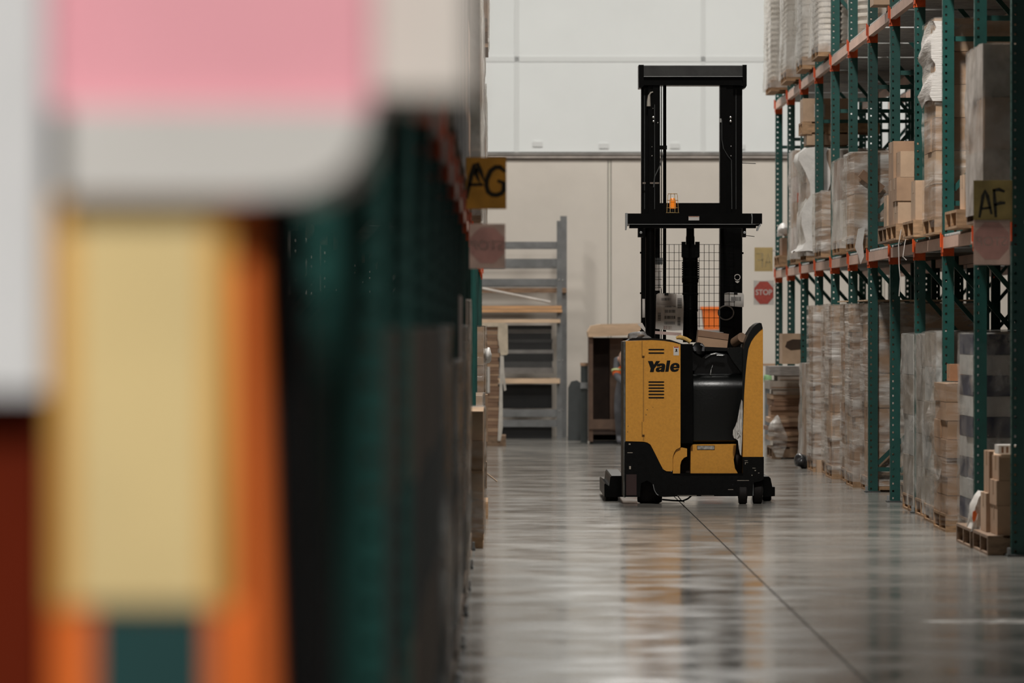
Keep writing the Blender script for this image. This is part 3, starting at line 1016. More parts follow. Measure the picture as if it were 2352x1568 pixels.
for px, py, r in ((1500.5, 269.5, 2.6), (1501, 278.5, 2.3), (1500, 249, 1.2), (1511, 282, 1.6), (1678, 269.5, 2.6), (1678, 278.5, 2.6), (1497.5, 337, 1.2), (1497.5, 358, 1.4), (1679, 336, 1.4), (1679, 358, 1.4), (1517.5, 338, 1.5)):
    b = MB().lathe([(0.2 * r / 272, 0), (r / 272, 0.0), (r / 272, 0.012), (0.4 * r / 272, 0.014)], 0, 0, 12)
    M = Matrix.Rotation(math.pi / 2, 3, 'X')
    for v in b.bm.verts:
        v.co = M @ v.co + P(px, py, YM - 0.002)
    obj('bolt', b, CHROME, truck)
obj('hose_sleeve', MB().tube([P(1490, 244, YM), P(1490, 232, YM), P(1491, 220, YM), P(1494, 213, YM), P(1500, 211, YM)], [0.017, 0.015, 0.011, 0.008, 0.005], 10), mat('pale_hose', (0.42, 0.39, 0.34), 0.5), truck)
obj('mast_cable', MB().tube([P(1658, 275, YM - 0.01), P(1658, 320, YM - 0.01), P(1662, 342, YM - 0.01), P(1672, 358, YM - 0.01), P(1680, 368, YM - 0.01), P(1681, 480, YM - 0.01)], 0.003, 6), DKGREY, truck)
obj('mast_cable', MB().tube([P(1524, 350, YM - 0.01), P(1516, 380, YM - 0.01), P(1504, 405, YM - 0.01), P(1501, 430, YM - 0.01)], 0.005, 6), DKGREY, truck)
mbox('hose_clamp', 1514, 1532, 334, 343, YM - 0.02, 0.05)
mbox('cable_clip', 1652, 1657, 272, 281, YM - 0.02, 0.02, CHROME)
for a, b in ((1476, 1483), (1493, 1503), (1504, 1514)):
    mbox('mast_strap', a, b, 418.5, 422, YM - 0.005, 0.01, mat('worn_strap', (0.2, 0.16, 0.13), 0.6))

# lift cylinder
for px0, px1, py0, py1, r in ((1568, 1604, 588, 785, 1.0), (1577, 1597, 522, 600, 1.0)):
    pass
ycl = YM + 0.02
cy = MB()
cxx = X_(1586, ycl)
S_ = F / ycl
prof = [(17 / S_, Z_(786, ycl)), (17 / S_, Z_(742, ycl)), (16.5 / S_, Z_(716, ycl)), (18 / S_, Z_(715, ycl)), (18 / S_, Z_(711, ycl)), (17.5 / S_, Z_(710, ycl)), (17.5 / S_, Z_(678, ycl)), (18.5 / S_, Z_(677, ycl)), (18.5 / S_, Z_(673, ycl)), (17.5 / S_, Z_(672, ycl)), (17.5 / S_, Z_(650, ycl)), (19 / S_, Z_(648, ycl)), (19 / S_, Z_(640, ycl)), (17.5 / S_, Z_(638, ycl)), (17.5 / S_, Z_(592, ycl))]
cyl = obj('lift_cylinder', cy.lathe(prof, cxx, ycl + 0.06, 28), BLK, truck)
obj('piston_rod', MB().lathe([(10 / S_, Z_(600, ycl)), (10 / S_, Z_(545, ycl)), (9 / S_, Z_(540, ycl)), (9 / S_, Z_(522, ycl))], cxx, ycl + 0.06, 20), BLK, cyl)
obj('cylinder_bracket', MB().box(X_(1566, ycl), X_(1575, ycl), ycl, ycl + 0.1, Z_(590, ycl), Z_(555, ycl)).box(X_(1597.5, ycl), X_(1607, ycl), ycl, ycl + 0.1, Z_(590, ycl), Z_(555, ycl)).box(X_(1568, ycl), X_(1605, ycl), ycl + 0.02, ycl + 0.12, Z_(592, ycl), Z_(562, ycl)).bevel(0.004), BLK, cyl)
for py in range(602, 640, 5):
    obj('hose_link', MB().box(X_(1566.5, ycl), X_(1571, ycl), ycl - 0.02, ycl + 0.02, Z_(py + 3.4, ycl), Z_(py, ycl)), BLK, cyl)
    obj('hose_link', MB().box(X_(1601.5, ycl), X_(1605.5, ycl), ycl - 0.02, ycl + 0.02, Z_(py + 3.4, ycl), Z_(py, ycl)), BLK, cyl)

# overhead guard
YG = 41.15
gb = obj('overhead_guard', MB().box(X_(1441.5, YG), X_(1750.5, YG), YG, YG + 0.12, Z_(514, YG), Z_(490, YG)).bevel(0.008), BLK, truck, label='black overhead guard bar')
obj('guard_lower_bar', MB().box(X_(1446, YG), X_(1737, YG), YG + 0.03, YG + 0.16, Z_(523.5, YG), Z_(515, YG)).bevel(0.003), BLK, gb)
obj('guard_edge', MB().box(X_(1444, YG), X_(1735, YG), YG - 0.002, YG + 0.01, Z_(515.4, YG), Z_(514.4, YG)), STEEL, gb)
for px in (1448, 1515, 1592, 1668, 1738):
    obj('guard_bar', MB().box(X_(px, YG), X_(px + 6, YG), YG + 0.12, YG + 1.25, Z_(512, YG), Z_(494, YG)).bevel(0.004), BLK, gb)
obj('guard_front_bar', MB().box(X_(1446, YG + 1.25), X_(1747, YG + 1.25), YG + 1.25, YG + 1.33, Z_(512, YG), Z_(494, YG)).bevel(0.004), BLK, gb)
lb = obj('guard_label', MB().box(X_(1581.5, YG), X_(1606, YG), YG - 0.0015, YG, Z_(506, YG), Z_(496.5, YG)), PAPER, gb)
obj('label_band', MB().box(X_(1582, YG), X_(1605.5, YG), YG - 0.0022, YG - 0.0015, Z_(498.4, YG), Z_(496.8, YG)), mat('label_brown', (0.35, 0.15, 0.08), 0.6), lb)
obj('guard_tab', MB().prism(PXY([(1436.5, 489), (1441.5, 489), (1441.5, 514), (1439, 528), (1436.5, 528)], YG), YG - 0.01, YG + 0.1), STEEL, gb)
obj('guard_tab', MB().prism(PXY([(1739, 522), (1748, 512), (1747, 516), (1741, 530), (1737.5, 530)], YG), YG - 0.01, YG + 0.06), STEEL, gb)
obj('guard_wear', MB().prism(PXY([(1725.5, 491), (1728, 491), (1728.5, 500), (1728, 513), (1726, 513), (1727, 500)], YG), YG - 0.0015, YG), STEEL, gb)
for px0, px1 in ((1466, 1478), (1706, 1714.5)):
    br = obj('guard_bracket', MB().box(X_(px0, YG), X_(px1, YG), YG + 0.06, YG + 0.2, Z_(544, YG), Z_(520, YG)).bevel(0.004), BLK, gb)
    b = MB().lathe([(0.004, 0), (0.011, 0), (0.011, 0.012), (0.004, 0.014)], 0, 0, 12)
    M = Matrix.Rotation(math.pi / 2, 3, 'X')
    for v in b.bm.verts:
        v.co = M @ v.co + P((px0 + px1) / 2, 534, YG + 0.058)
    obj('bracket_bolt', b, STEEL, br)
obj('guard_post', MB().tube([P(1493.5, 518, YG + 0.1), P(1493.5, 560, YG + 0.1), P(1493.5, 783, YG + 0.1)], 11.3 / (F / YG), 20), BLK, truck)
for py in (580, 673, 760):
    obj('post_clip', MB().box(X_(1470, YM), X_(1475, YM), YM, YM + 0.05, Z_(py + 2, YM), Z_(py - 2, YM)), BLK, truck)
obj('post_clip', MB().box(X_(1703, YM), X_(1708, YM), YM, YM + 0.05, Z_(583, YM), Z_(579, YM)), BLK, truck)
obj('limit_rod', MB().tube([P(1704, 374.5, YM), P(1736, 375.5, YM)], 0.003, 6), BLK, truck)
obj('limit_rod', MB().tube([P(1707, 540, YG), P(1733, 543, YG)], 0.003, 6), BLK, truck)

# beacon with its wire cage
xb_, yb_, zb_ = X_(1545.5, YG), YG + 0.06, Z_(489.5, YG)
sg = F / YG
bea = obj('beacon_base', MB().lathe([(8.5 / sg, 0), (8.5 / sg, 6 / sg), (6.5 / sg, 10 / sg), (6.5 / sg, 12 / sg)], xb_, yb_, 20, zb_), BLK, truck)
obj('beacon_lens', MB().lathe([(7.4 / sg, 11 / sg), (7.6 / sg, 13 / sg), (7.2 / sg, 30 / sg), (5.5 / sg, 34 / sg), (2.0 / sg, 35.5 / sg)], xb_, yb_, 20, zb_), mat('amber_lens', (0.85, 0.22, 0.012), 0.25, var=0.1, emit=0.25), bea, label='amber warning lens')
cg = MB()
CAGE = mat('brass_wire', (0.55, 0.38, 0.16), 0.45, metal=0.4)
for k in range(8):
    a = 2 * math.pi * k / 8 + 0.35
    cg.tube([(xb_ + 14.5 / sg * math.cos(a), yb_ + 14.5 / sg * math.sin(a), zb_ + 0.002), (xb_ + 12 / sg * math.cos(a), yb_ + 12 / sg * math.sin(a), zb_ + 42 / sg), (xb_ + 10 / sg * math.cos(a), yb_ + 10 / sg * math.sin(a), zb_ + 45 / sg), (xb_, yb_, zb_ + 45.5 / sg)], 0.0022, 6)
for rr, zz_ in ((15, 1.2), (13.8, 13), (12.8, 30), (10.5, 45)):
    cg.tube([(xb_ + rr / sg * math.cos(t * math.pi / 8), yb_ + rr / sg * math.sin(t * math.pi / 8), zb_ + zz_ / sg) for t in range(17)], 0.0022, 6)
obj('beacon_cage', cg, CAGE, bea, label='brass-coloured wire cage')

# wire mesh screen
YS = YM - 0.04
ms = MB()
r = 0.0022
for k in range(11):
    py = 561.2 + 18.72 * k
    ms.tube([P(1505, py, YS), P(1689, py, YS)], r, 6)
for k in range(17):
    px = 1502.3 + 11.5 * k
    if 1505 < px < 1690:
        ms.tube([P(px, 561, YS), P(px, 752, YS)], r, 6)
obj('wire_screen', ms, BLK, truck, kind='stuff')

# ---------------------------------------------------------------- things hung on and lying in the truck


def barcode(b, Y, px0, px1, py0, py1, seed):
    rnd = random.Random(seed)
    x = px0
    while x < px1:
        w = rnd.choice((0.5, 0.8, 1.2))
        b.box(X_(x, Y), X_(x + w, Y), Y - 0.0008, Y, Z_(py1, Y), Z_(py0, Y))
        x += w + rnd.choice((0.5, 0.7, 1.1))


YP = YS - 0.02
sh = obj('barcode_sheet', MB().prism(PXY([(1507.5, 676), (1513, 673), (1555, 675), (1569, 677), (1570.5, 700), (1569, 758), (1545, 759.5), (1505.5, 755), (1506.5, 715)], YP), YP, YP + 0.002), PAPER, None, label='large white sheet of barcodes clipped to the truck screen', cat='paper sheet')
obj('header_strip', MB().prism(PXY([(1508, 676), (1513, 673), (1554, 675), (1552, 704), (1507.5, 699)], YP), YP - 0.0008, YP), mat('greyed_print', (0.40, 0.36, 0.325), 0.6), sh)
for n, (a, b_, c, d) in enumerate(((1519, 1540, 684, 690), (1527, 1551, 702, 705.5), (1527, 1551, 711, 718), (1526, 1550, 725, 732), (1526, 1550, 738, 745), (1524, 1543, 748, 756))):
    q = MB()
    barcode(q, YP - 0.0012, a, b_, c, d, n)
    obj('barcode', q, mat('grey_ink', (0.07, 0.065, 0.06), 0.6) if n < 5 else mat('brown_ink', (0.34, 0.22, 0.17), 0.6), sh)
for n, (a, b_, c, d) in enumerate(((1556, 1566, 685, 708), (1556, 1563, 728, 747), (1511, 1518, 718, 736))):
    q = MB()
    rnd = random.Random(n)
    y_ = c
    while y_ < d:
        w = rnd.choice((0.7, 1.2))
        q.box(X_(a, YP), X_(b_, YP), YP - 0.0018, YP - 0.001, Z_(y_ + w, YP), Z_(y_, YP))
        y_ += w + rnd.choice((0.7, 1.1))
    obj('barcode', q, mat('grey_ink', (0.07, 0.065, 0.06), 0.6), sh)
obj('binder_clip', MB().box(X_(1526, YP), X_(1535, YP), YP - 0.008, YP + 0.01, Z_(678, YP), Z_(672.5, YP)).bevel(0.002), BLACKP, sh)
YP2 = YM - 0.03
s2 = obj('barcode_card', MB().prism(PXY([(1663.5, 673), (1673, 671), (1707, 673), (1709, 679), (1708, 705), (1697, 704.5), (1664, 701.5)], YP2), YP2, YP2 + 0.004), PAPER, None, label='small white barcode card clipped to the right mast channel', cat='paper card')
q = MB()
barcode(q, YP2 - 0.0005, 1679, 1702, 681.5, 691, 21)
obj('barcode', q, INK, s2)
obj('binder_clip', MB().box(X_(1686, YP2), X_(1694, YP2), YP2 - 0.006, YP2 + 0.01, Z_(676, YP2), Z_(670, YP2)).bevel(0.002), BLACKP, s2)
YP3 = YM - 0.015
s3 = obj('hanging_booklet', MB().prism(PXY([(1505, 607), (1519, 608), (1520.5, 614), (1520, 660), (1516, 667), (1505, 667)], YP3), YP3, YP3 + 0.008), PAPER_G, None, label='narrow paper booklet hanging between the truck post and hoses', cat='booklet')
q = MB()
for i in range(14):
    q.box(X_(1511, YP3), X_(1517.5, YP3), YP3 - 0.001, YP3, Z_(625.6 + 2.6 * i, YP3), Z_(624.8 + 2.6 * i, YP3))
obj('text_lines', q, mat('grey_ink', (0.07, 0.065, 0.06), 0.6), s3)
obj('cover_pocket', MB().box(X_(1504, YP3), X_(1522, YP3), YP3 - 0.002, YP3 + 0.012, Z_(607, YP3), Z_(592, YP3)).bevel(0.002), DKGREY, s3)
obj('side_paper', MB().box(X_(1476, YM), X_(1482, YM), YM + 0.09, YM + 0.10, Z_(729, YM), Z_(686, YM)), PAPER_G, None, label='strip of white paper behind the truck post', cat='paper sheet')
# round emblem sticker on the right channel
def ring(px, py, ro, ri, Y, n=24, sy=1.0):
    o = [(px + ro * math.cos(2 * math.pi * k / n), py + ro * sy * math.sin(2 * math.pi * k / n)) for k in range(n)]
    i = [(px + ri * math.cos(2 * math.pi * k / n), py + ri * sy * math.sin(2 * math.pi * k / n)) for k in range(n)]
    return [PXY(o, Y), PXY(i, Y)]


flat_shape('sticker', ring(1693.5, 636.5, 7.3, 5.6, YM - 0.004, sy=1.0), YM - 0.004, PAPER_G, truck, label='pale ring-shaped sticker')
flat_shape('sticker', [PXY([(1688, 644), (1691, 646), (1693.5, 645), (1696, 646), (1699, 644), (1697, 648), (1694, 650), (1690, 648)], YM - 0.004)], YM - 0.004, PAPER_G, truck)
obj('hose_loop', MB().tube([P(1667.5 + 17.5 * math.cos(t * math.pi / 12), 718 + 16 * math.sin(t * math.pi / 12), YM - 0.05) for t in range(25)], 0.006, 8), mat('clear_hose', (0.30, 0.28, 0.26), 0.25), None, label='coil of clear hose hanging on the right mast channel', cat='hose')

yt = YB + 0.45
cb = MB().box(X_(1602, yt), X_(1672, yt), yt, yt + 0.3, Z_(800, yt), Z_(762, yt))
cb.bevel(0.005).spin(math.radians(7.5), 'Y')
cbx = obj('carton', cb, KRAFT, None, label='battered small carton tilted in the truck console tray', cat='carton')
obj('flap_edge', MB().box(X_(1604, yt), X_(1673, yt), yt - 0.006, yt + 0.02, Z_(776, yt), Z_(762, yt)).bevel(0.003).spin(math.radians(7.5), 'Y'), KRAFT_D, cbx)
obj('tape_edge', MB().box(X_(1612, yt), X_(1662, yt), yt - 0.002, yt + 0.25, Z_(761, yt), Z_(759.5, yt)).spin(math.radians(7.5), 'Y'), WRAP_C, cbx)
gl = MB().tube([P(1553, 776, yt), P(1562, 774, yt), P(1575, 778, yt), P(1586, 785, yt)], [0.012, 0.02, 0.018, 0.02], 10)
obj('work_glove', gl, mat('yellow_glove', (0.62, 0.38, 0.10), 0.7, var=0.2, scale=30), None, label='yellow work glove lying on the truck tray', cat='glove')
obj('magazine_stack', MB().box(X_(1505, yt), X_(1566, yt), yt + 0.1, yt + 0.32, Z_(769, yt), Z_(762, yt)).spin(math.radians(4), 'Y').bevel(0.003), mat('pinkish_paper', (0.50, 0.36, 0.32), 0.6), None, label='flat pile of pinkish papers on the truck tray', cat='papers')
blob('plastic_bag', mat('grey_poly', (0.28, 0.27, 0.26), 0.35, var=0.2, scale=10), ((X_(1470, yt), yt, Z_(774, yt)), (0.1, 0.14, 0.045)), 'crumpled grey plastic bag on top of the yellow cabinet', 'bag', seed=4)
obj('folded_leaflet', MB().prism(PXY([(1464, 744), (1475, 741), (1484, 757), (1482, 762)], yt), yt, yt + 0.01), PAPER_G, None, label='bent grey leaflet poking out left of the truck post', cat='leaflet')
tbm = MB().lathe([(0.03, 0), (0.042, 0.0), (0.042, 0.13), (0.03, 0.13)], 0, 0, 18)
M = Matrix.Rotation(math.radians(70), 3, 'X') @ Matrix.Rotation(math.radians(25), 3, 'Y')
for v in tbm.bm.verts:
    v.co = M @ v.co + P(1688, 786, yt)
obj('tape_roll', tbm, mat('tube_brown', (0.22, 0.14, 0.09), 0.6), None, label='brown cardboard tube standing beside the tilted carton in the truck', cat='cardboard tube')
blob('knob', BLACKP, ((X_(1700, yt), yt + 0.1, Z_(772, yt)), (0.022, 0.022, 0.026)), None, None, truck, 3, 0.02, 2)
# white rag
rg = MB().prism(PXY([(1703, 917), (1705.5, 921), (1706, 945), (1705.5, 990), (1704, 1015), (1702.5, 1046), (1700, 1043), (1697, 1030), (1695, 1012), (1691, 1008), (1686, 1006), (1683, 998), (1684, 988), (1689, 978), (1693, 968), (1697, 948), (1700, 930)], YB - 0.03), YB - 0.035, YB - 0.010)
bmesh.ops.triangulate(rg.bm, faces=[f for f in rg.bm.faces if len(f.verts) > 4])
bmesh.ops.subdivide_edges(rg.bm, edges=rg.bm.edges, cuts=2, use_grid_fill=True)
for v in rg.bm.verts:
    v.co.y += 0.012 * math.sin(v.co.x * 190 + v.co.z * 22)
rag = obj('cleaning_rag', rg, mat('white_cloth', (0.60, 0.58, 0.55), 0.8, var=0.1, scale=20, bump=0.3), None, label='white rag hanging from the yellow side wing', cat='rag')
for pts in ([P(1700, 940, YB - 0.04), P(1695, 975, YB - 0.042), P(1700, 1000, YB - 0.042)], [P(1690, 985, YB - 0.042), P(1698, 995, YB - 0.042), P(1694, 1005, YB - 0.042)]):
    obj('fold', MB().tube(pts, 0.004, 6), MATS['white_cloth'], rag)
obj('loose_cable', MB().tube([P(1522, 1147, YB + 0.2), P(1545, 1149, YB + 0.1), P(1568, 1150, YB + 0.1), P(1580, 1145, YB + 0.1), P(1588, 1138, YB + 0.2)], 0.007, 8), BLACKP, truck)
obj('loose_cable', MB().tube([P(1556, 1138, YB + 0.1), P(1564, 1148, YB + 0.1), P(1572, 1153, YB + 0.1)], 0.004, 8), BLACKP, truck)

# ================================================================ right rack, goods on the floor
RB = 'brown cartons '
# nearest bay
pallet('dark wooden pallet on the floor beside the orange-printed bag, right foreground', 3.09, 32.68, 0, 1.05, 1.0, WOOD_D)
pallet('dark wooden pallet on the floor under the brown carton stack at the right edge', 3.10, 31.62, 0, 1.05, 0.98, WOOD_D)
zc = PH + 0.002
xa = 3.165
carton('brown carton at the bottom of the stack at the right edge', xa, xa + 0.5, 31.66, 32.1, zc, zc + 0.185, KRAFT)
carton('brown carton in the middle of the stack at the right edge', xa - 0.005, xa + 0.5, 31.66, 32.1, zc + 0.187, zc + 0.345, KRAFT)
carton('open-topped brown carton on top of the stack at the right edge', xa + 0.01, xa + 0.5, 31.66, 32.08, zc + 0.347, zc + 0.5, KRAFT, open_top=True)
carton('tall narrow carton behind the right edge stack, lower one', 3.14, 3.55, 32.14, 32.5, zc, zc + 0.25, KRAFT_L)
carton('upright carton behind the right edge stack, upper one', 3.16, 3.6, 32.14, 32.48, zc + 0.252, zc + 0.52, KRAFT)
pb = obj('printed_box', MB().box(xa + 0.012, xa + 0.4, 31.7, 31.95, zc + 0.512, zc + 0.57).bevel(0.003), PAPER, None, label='flat white printed box on top of the open carton at the right edge', cat='box')
for i in range(8):
    obj('print_bar', MB().box(xa + 0.03 + i * 0.03, xa + 0.045 + i * 0.03, 31.699, 31.701, zc + 0.52, zc + 0.56), KRAFT_D, pb)
# bag with an orange print
Yg = 32.72
bag = MB().prism(PXY([(2256, 1129), (2264, 1130), (2268, 1150), (2264, 1180), (2256, 1205), (2246, 1219), (2228, 1219), (2236, 1200), (2233, 1185), (2236, 1160), (2245, 1140)], Yg), Yg - 0.1, Yg + 0.25)
bmesh.ops.triangulate(bag.bm, faces=[f for f in bag.bm.faces if len(f.verts) > 4])
bmesh.ops.subdivide_edges(bag.bm, edges=bag.bm.edges, cuts=2, use_grid_fill=True)
for v in bag.bm.verts:
    v.co.y += 0.02 * math.sin(v.co.x * 60 + v.co.z * 35)
bago = obj('plastic_bag', bag, FILM_W, None, label='white plastic bag with orange print slumped on the right foreground pallet', cat='bag', smooth=0.9)
flat_shape('orange_print', [PXY([(2234, 1175), (2240, 1171), (2244, 1180), (2241, 1192), (2236, 1200), (2233, 1190)], Yg - 0.13)], Yg - 0.128, mat('print_orange', (0.85, 0.16, 0.02), 0.5), bago, 0.004)

NAVY = mat('navy_carton', (0.02, 0.03, 0.07), 0.6, var=0.1)
GREYC = mat('grey_white_carton', (0.50, 0.50, 0.49), 0.7, var=0.08)
GREYB = mat('grey_brown_carton', (0.36, 0.31, 0.26), 0.75, var=0.12)
wrapped_load('silver-wrapped load of navy and white cartons on the right floor, nearest one', 3.235, 34.06, 0, 0.95, 1.0, 1.40, 9, 2, 2, (NAVY, GREYC), WRAP_S, WOOD_D)
r = wrapped_load('clear-wrapped stack of plain brown cartons sticking out into the aisle', 3.155, 35.2, 0, 0.95, 1.0, 1.05, 7, 3, 2, (KRAFT,), WRAP_C, WOOD, 0.014, 0.02)
carton('single small orange-brown carton standing on the clear-wrapped stack', 3.19, 3.36, 35.25, 35.5, 1.066, 1.185, mat('orange_cardboard', (0.42, 0.20, 0.10), 0.8))
# loose film hanging off its aisle side
lf = MB()
prev = None
for i in range(9):
    z = 0.16 + i * 0.105
    row = [lf.bm.verts.new((3.15 - 0.05 - 0.03 * math.sin(i * 1.7 + j) - (0.05 if i in (5, 6) else 0) * (1 - j / 4), 35.15 + j * 0.18 + 0.02 * math.sin(i * 2.1 + j), z + 0.03 * math.sin(j * 2 + i))) for j in range(5)]
    if prev:
        for j in range(4):
            lf.bm.faces.new((prev[j], prev[j + 1], row[j + 1], row[j]))
    prev = row
obj('loose_film', lf, WRAP, r, smooth=0.9)
obj('shipping_label', MB().box(3.275, 3.335, 35.183, 35.185, 0.36, 0.47), PAPER, r)
wrapped_load('silver-wrapped grey load behind the clear-wrapped carton stack', 3.2, 36.5, 0, 1.0, 1.05, 1.41, 5, 2, 2, (GREYB, GREYC), WRAP_S, WOOD, 0.016)
wrapped_load('silver-wrapped load just beyond the third right upright from the front', 3.23, 37.7, 0, 1.0, 1.0, 1.39, 5, 2, 2, (GREYB,), WRAP_S, WOOD, 0.016)
wrapped_load('pale grey wrapped load standing alone between two bare right uprights', 3.235, 38.95, 0, 1.0, 1.0, 1.39, 4, 2, 2, (GREYB, GREYC), WRAP_S, WOOD, 0.018)
pallet('empty dark pallet on the floor in the open right bay', 3.42, 41.5, 0, 0.76, 1.0, WOOD_D)
tall = ((43.82, 1.655, 3.25, 'nearest'), (44.98, 1.655, 3.195, 'second'), (46.25, 1.66, 3.235, 'third'), (47.45, 1.655, 3.17, 'fourth'), (48.7, 1.665, 3.215, 'fifth'), (49.9, 1.66, 3.145, 'farthest'))
for i, (y, h, x, w) in enumerate(tall):
    wrapped_load(f'tall film-wrapped carton load on the right floor, {w} of the six-load block', x, y, 0, 0.96, 0.92, h, 6 if i % 2 else 5, 2, 3, (KRAFT, KRAFT_L) if i % 2 else (KRAFT_L, KRAFT), WRAP, WOOD, 0.010, jit=0.03, seed=60 + i, cover=PLY if i in (0, 2) else None)
wrapped_load('shorter hazy-wrapped carton load on the right floor beyond the tall block', 3.18, 51.25, 0, 1.0, 1.2, 1.07, 4, 2, 2, (KRAFT_L,), WRAP_W, WOOD, 0.018, 0.03)
blob('black_bundle', mat('black_film', (0.03, 0.03, 0.032), 0.25, var=0.3, scale=20), ((3.10, 51.02, 0.075), (0.08, 0.1, 0.075)), 'small black plastic bundle on the floor against the hazy-wrapped load', 'bundle', seed=9)
for n, (x, z, t) in enumerate(((3.19, 0.0, 'lower'),)):
    carton('low pale carton lying on the floor before the farthest tall load', 3.17, 3.5, 49.66, 49.84, 0.0, 0.12, KRAFT_L)

# heap of flattened cardboard at the far end of the right rack
pallet('pallet under the heap of flattened cardboard at the far right rack end', 3.0, 54.76, 0, 1.1, 1.05, WOOD_D)
rnd = random.Random(11)
z = PH + 0.002
names = ['bottom sheet', 'second sheet', 'third sheet', 'fourth sheet', 'fifth sheet', 'sixth sheet', 'seventh sheet', 'eighth sheet', 'ninth sheet', 'tenth sheet', 'eleventh sheet', 'twelfth sheet', 'top sheet']
for i, nm in enumerate(names):
    t = rnd.choice((0.035, 0.05, 0.03))
    gap = rnd.choice((0.03, 0.06, 0.02))
    x0 = 2.99 + rnd.uniform(-0.02, 0.09)
    m = (KRAFT_D, KRAFT_L, KRAFT, KRAFT_D)[i % 4] if i < 10 else GREYB
    b = MB().box(x0, x0 + 0.95, 54.86 + rnd.uniform(-0.05, 0.05), 55.78, z, z + t + gap * 0.7)
    b.bevel(0.004, 1).spin(rnd.uniform(-0.035, 0.035), 'Z')
    o = obj('flattened_carton', b, m, None, label=f'flattened carton in the far right heap, {nm} counted from below', cat='flattened carton', group='flattened cartons heaped at the far right')
    obj('fold_line', MB().box(x0 + 0.02, x0 + 0.9, 54.80, 54.805, z + 0.3 * t, z + 0.5 * t), KRAFT_D, o)
    z += t + gap * 0.7 + 0.002
ztop = z
bd = MB().box(2.98, 3.5, 54.8, 55.7, ztop, ztop + 0.10)
bd.bevel(0.004)
obj('sheet_bundle', bd, mat('grey_board', (0.32, 0.30, 0.28), 0.7, var=0.3, scale=30, stretch=(0.2, 0.2, 6)), None, label='thick bundle of grey sheets on top of the cardboard heap', cat='bundle')
blob('plastic_bag', WRAP, ((3.06, 54.66, 0.22), (0.10, 0.10, 0.2)), 'clear plastic rag slumped at the foot of the cardboard heap', 'plastic film', seed=13)
# shelf-high stack carrying the torn carton
wrapped_load('unwrapped brown carton load carrying the big torn carton, far right', 3.3, 53.7, 0, 0.95, 1.0, 1.04, 4, 2, 2, (KRAFT, KRAFT_D), None, WOOD_D)
cb = carton('big torn brown carton on top of the load near the far right end', 3.05, 3.62, 53.62, 54.2, 1.05, 1.375, KRAFT_L)
obj('tear', MB().prism([(3.10, 1.29), (3.16, 1.315), (3.60, 1.30), (3.61, 1.235), (3.5, 1.225), (3.3, 1.215), (3.14, 1.20), (3.08, 1.235)], 53.612, 53.619), mat('box_inside', (0.06, 0.035, 0.022), 0.9), cb)

# ================================================================ right rack, first shelf
D1 = DECK1
pallet('pallet on the far end of the right first shelf', 3.16, 56.2, D1, 1.0, 1.0, WOOD)
carton('small brown carton beside a white bag on the far end shelf pallet', 3.2, 3.5, 56.3, 56.8, D1 + PH + 0.002, D1 + PH + 0.2, KRAFT_D)
blob('plastic_bag', FILM_W, ((3.22, 56.5, D1 + PH + 0.28), (0.07, 0.1, 0.07)), 'white plastic bag on the carton at the far end of the first shelf', 'bag', seed=3)
PINKW = mat('pinkish_wrap', (0.62, 0.50, 0.46), 0.5, var=0.12, scale=3, bump=0.3)
r = wrapped_load('tall pinkish film-wrapped load near the far end of the first shelf', 3.20, 53.72, D1, 0.95, 1.0, 1.22, 4, 2, 2, (PINKW, KRAFT_L), WRAP_W, WOOD, 0.02, 0.02)
obj('warning_square', MB().box(3.215, 3.295, 53.685, 53.690, D1 + 0.66, D1 + 0.76), mat('dull_red', (0.50, 0.10, 0.05), 0.6), r)
r = wrapped_load('white-draped load with a second pallet of cartons on top, first shelf', 3.16, 51.25, D1, 0.95, 1.0, 1.14, 3, 2, 2, (KRAFT_L, KRAFT), WRAP_W, WOOD, 0.03, 0.0)
# the white drape
dr = MB()
prev = None
prof = [(3.165, 3.285), (3.10, 3.23), (3.09, 3.16), (3.145, 3.05), (3.19, 2.92), (3.195, 2.80), (3.15, 2.72), (3.12, 2.62), (3.12, 2.50), (3.14, 2.40), (3.15, 2.32), (3.11, 2.25), (3.05, 2.22)]
for i, (x, zz1) in enumerate(prof):
    row = [dr.bm.verts.new((x - 0.01 * math.sin(j * 1.3 + i), 51.22 + j * 0.24, zz1 + 0.015 * math.sin(2 * j))) for j in range(5)]
    front = [dr.bm.verts.new((x + 0.10 + 0.05 * math.sin(i * 1.1), 51.205, zz1 + 0.01)), dr.bm.verts.new((x + 0.22 + 0.06 * math.sin(i * 0.8), 51.20, zz1))]
    row = front[::-1] + row
    if prev:
        for j in range(len(row) - 1):
            dr.bm.faces.new((prev[j], prev[j + 1], row[j + 1], row[j]))
    prev = row
obj('poly_drape', dr, FILM_W, r, smooth=1.0)
carton('carton between the draped load and the upper small pallet, first shelf', 3.17, 3.6, 51.3, 51.8, D1 + 1.19, D1 + 1.30, KRAFT_L)
pallet('small upper pallet standing on cartons above the draped load', 3.12, 51.28, D1 + 1.302, 0.8, 0.6, WOOD)
carton('labelled carton topping the double-stacked load near the upper beam', 3.13, 3.6, 51.3, 51.8, D1 + 1.302 + PH + 0.002, D1 + 1.302 + PH + 0.24, KRAFT_L, patch=(0.25, 0.48, 0.2, 0.75))
wrapped_load('low film-wrapped brown load left of the double-stacked draped load', 3.15, 48.75, D1, 0.95, 1.0, 0.64, 3, 2, 2, (KRAFT, KRAFT_L), WRAP, WOOD, 0.02)
r = wrapped_load('white wrapped load of upright flat panels on the first shelf', 3.165, 46.3, D1, 0.9, 1.0, 0.88, 2, 4, 1, (mat('white_board', (0.62, 0.58, 0.54), 0.7, var=0.08), KRAFT_D), WRAP_W, WOOD, 0.012)
